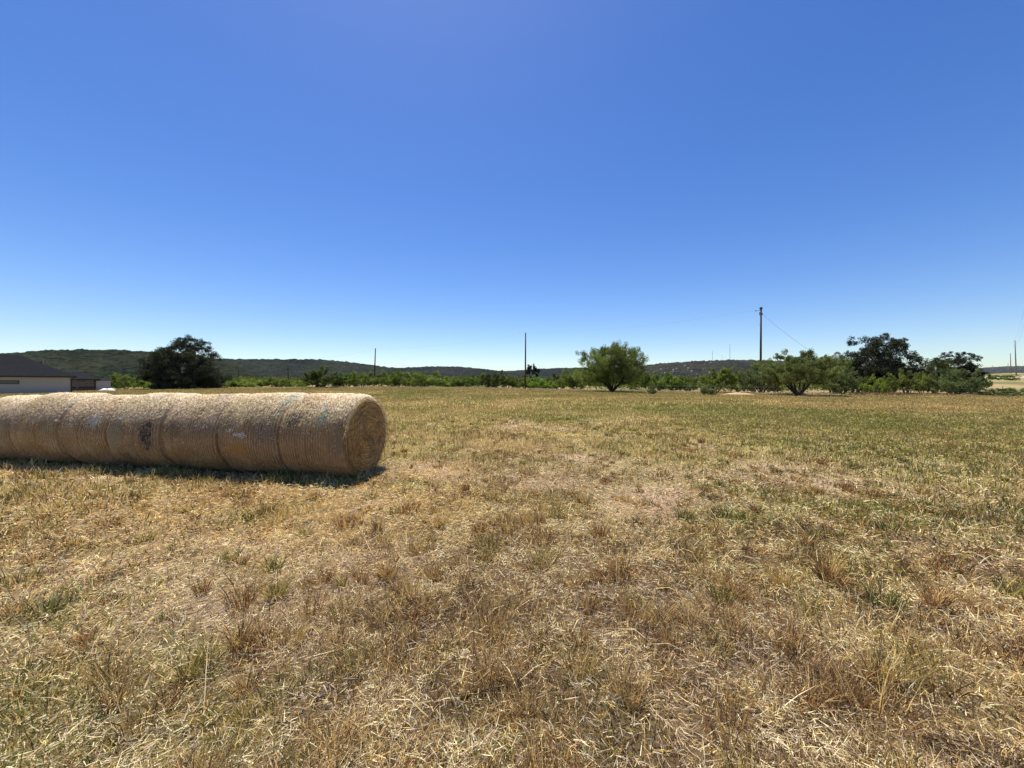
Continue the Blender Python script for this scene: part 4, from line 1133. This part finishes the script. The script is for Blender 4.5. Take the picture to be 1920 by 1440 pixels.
window(root, -7.4, 0, ze - 1.05, 3.0, .62, .1)
mb = MB(); mb.tube([(-1.6, 4.0, ze + .8), (-1.6, 4.0, ze + 1.75)], .06, 8); mb.build('vent_pipe', M_porc, rf)
mb = MB(); mb.tube([(-3.3, 6.0, ze + 1.8), (-3.3, 6.0, ze + 3.1)], .07, 8); mb.box((-3.3, 6, ze + 3.14), (.3, .3, .08)); mb.build('vent_pipe', M_porc, rf)
mb = MB(); mb.box((-.08, -.07, ze / 2 - .2), (.16, .12, ze - .3)); mb.build('downpipe', M_fascia, root)

D = 88.
root, zg = house_root(177, D, 'tan house with dark roof and arched windows behind the beige one')
ze = ztop(711, D) - zg; W_ = 9.
mb = MB(); mb.box((-W_ / 2, 4, (ze - .08 - .8) / 2), (W_, 8, ze - .08 + .8)); mb.build('wall', M_wall2, root)
mb = MB(); hip_roof(mb, -W_, .6, 0, 8, ze, 1.75, .35, 3.); mb.build('roof', M_roof, root)
mb = MB(); fascia(mb, -W_, .6, 0, 8, ze, .35, .2); mb.build('fascia', M_fascia, root)
window(root, -1.9, 0, ze - .42, 1.3, .34); window(root, -3.7, 0, ze - .5, .6, .6)
for xx in (-.55, .0 - 1.15):
    f = MB(); zz = ze - 1.05
    pts = [(xx + .24 * math.cos(a), -.03, zz + .2 * math.sin(a)) for a in np.linspace(0, PI, 9)]
    f.poly([(p[0], p[1], p[2]) for p in pts]); f.add([(p[0], p[1] + .05, p[2]) for p in pts], [tuple(range(9))[::-1]]); f.build('arched_window', M_glass, root)
mr_ = mat_plain('dark_red_paint', (.08, .03, .025), .6, .2, 3)
for xx, ww in ((-3.4, 1.2), (-1.3, 2.2)):
    mb = MB(); mb.box((xx, -.09, ze - 1.9), (ww, .16, .3)); mb.build('rail', mr_, root)
zz = ze - .35
mb = MB(); mb.box((1.35, 3, (zz - .8) / 2), (2.5, 6, zz + .8)); mb.build('garage_wall', M_wall3, root)
mb = MB(); hip_roof(mb, .12, 2.6, .05, 6, zz + .02, .5, .25, 1.0); mb.build('garage_roof', M_roof, root)
mb = MB(); mb.box((.1, -.12, zz / 2), (.22, .12, zz)); mb.build('post', M_fascia, root)

# low white sheet on the bare ground by the garage
D = 78.; x0 = px(201, D); n_, m_2 = 30, 16
X, Y = np.meshgrid(np.linspace(-1.6, 1.6, n_), np.linspace(-.8, .8, m_2), indexing='ij')
e = np.clip(1 - (X / 1.6) ** 2 - (Y / .8) ** 2, 0, 1)
Z = gz(x0, D) + .02 + .55 * e ** .6 * (.5 + fbm(X * 1.6 + 5, Y * 1.6 + 5, 640, 3))
link('white_sheet', mesh_np('white_sheet', np.stack([x0 + X, D + Y, Z], -1).reshape(-1, 3), grid_faces(n_, m_2).ravel(), np.full((n_ - 1) * (m_2 - 1), 4), None, False), M_white)
tag(bpy.data.objects['white_sheet'], 'crumpled white sheet low on the ground by the pale garage', 'sheet')

# far small buildings: white roof beyond the trees, houses on the hill
D = 300.
root = bpy.data.objects.new('far_house', None); COL.objects.link(root); tag(root, 'small white roofed building far behind the trees left of the centre', 'house')
x = px(822, D); z = ztop(712.5, D); root.location = (x, D, z - 3)
mb = MB(); mb.box((0, 3, 2), (3.4, 6, 4)); mb.build('wall', M_wall3, root)
mb = MB(); hip_roof(mb, -1.7, 1.7, 0, 6, 4.02, .7, .3, 1.2); mb.build('roof', M_white, root)
hh = random.Random(8)
spots = [(1252, 690), (1262, 697), (1268, 693), (1277, 699), (1290, 693), (1296, 698), (1318, 694), (1239, 695), (1226, 700), (1306, 701), (1330, 700), (1246, 701), (1321, 682), (1332, 681), (1284, 687)]
M_far = mat_plain('pale_limestone', (.36, .33, .28), .9, .1, 1, .1)
U_, X_, Y_, Z_ = DOT
for j, (xp, yp) in enumerate(spots):
    col = int(np.argmin(np.abs(U_ - (xp - 960) / F)))
    yy = HOR - (Z_[col, :60] - EYE) / Y_[col, :60] * F
    k = int(np.argmin(np.abs(yy - yp)))
    root = bpy.data.objects.new('hillside_house', None); COL.objects.link(root); root.location = (X_[col, k], Y_[col, k] - 6, Z_[col, k] + 2)
    w = hh.uniform(4, 8); hgt = hh.uniform(2.4, 3.4) + (4 if j == 1 else 0)
    tag(root, 'tiny pale house among the trees on the hill below the radio masts', 'house', 'pale houses on the hillside')
    mb = MB(); mb.box((0, 4, hgt / 2 - 3), (w, 8, hgt + 6)); mb.build('wall', M_far, root)
    mb = MB(); hip_roof(mb, -w / 2, w / 2, 0, 8, hgt + .05, 1.8, .4, w * .3); mb.build('roof', M_far if j % 3 else M_roof, root)

# ------------------------------------------------------------------ air
mb = MB(); mb.box((0, 900, 130), (9800, 9000, 300))
m, nt, out = newmat('thin_air')
pv = N(nt, 'ShaderNodeVolumePrincipled'); pv.inputs['Density'].default_value = HAZE; pv.inputs['Color'].default_value = (.72, .84, 1, 1); pv.inputs['Anisotropy'].default_value = .2
L(nt, pv.outputs[0], out.inputs['Volume'])
o = mb.build('haze', m); tag(o, kind='stuff')

# ------------------------------------------------------------------ sky, sun, camera
SUN = Vector((-.13, .34, .93)).normalized()
elev = math.asin(SUN.z); az = math.atan2(SUN.x, SUN.y)
w = bpy.data.worlds.new("World"); bpy.context.scene.world = w; w.use_nodes = True
nt = w.node_tree; nt.nodes.clear()
sky = nt.nodes.new('ShaderNodeTexSky'); sky.sky_type = 'NISHITA'; sky.sun_disc = False
sky.sun_elevation = elev; sky.sun_rotation = az; sky.altitude = 300; sky.air_density = 1.0; sky.dust_density = .35; sky.ozone_density = 3.0
bg = nt.nodes.new('ShaderNodeBackground'); bg.inputs['Strength'].default_value = .100
wo = nt.nodes.new('ShaderNodeOutputWorld')
hs = nt.nodes.new('ShaderNodeHueSaturation'); hs.inputs['Saturation'].default_value = 1.29; hs.inputs['Hue'].default_value = .513
nt.links.new(sky.outputs[0], hs.inputs['Color']); nt.links.new(hs.outputs[0], bg.inputs[0]); nt.links.new(bg.outputs[0], wo.inputs[0])

sd = bpy.data.lights.new('sun', 'SUN'); sd.energy = 5.0; sd.angle = R(.53); sd.color = (1, .94, .82)
so = bpy.data.objects.new('sun', sd); COL.objects.link(so); so.rotation_euler = (-SUN).to_track_quat('-Z', 'Y').to_euler(); so.location = (0, 0, 50)

cd = bpy.data.cameras.new('camera'); cd.sensor_width = 36; cd.lens = 36 * F / 1920; cd.clip_start = .05; cd.clip_end = 20000
co = bpy.data.objects.new('camera', cd); COL.objects.link(co); co.location = (0, 0, EYE); co.rotation_euler = (R(90) , 0, 0)
cd.shift_y = (HOR - 720) / 1920 * -1 * -1
sc = bpy.context.scene; sc.camera = co
sc.view_settings.view_transform = 'Standard'; sc.view_settings.look = 'None'; sc.view_settings.exposure = .55; sc.view_settings.gamma = 1
sc.cycles.max_bounces = 6; sc.cycles.diffuse_bounces = 3; sc.cycles.transmission_bounces = 3
sc.cycles.use_denoising = True; sc.cycles.denoiser = 'OPENIMAGEDENOISE'; sc.cycles.denoising_input_passes = 'RGB_ALBEDO_NORMAL'
sc.cycles.volume_bounces = 0; sc.cycles.volume_step_rate = 1
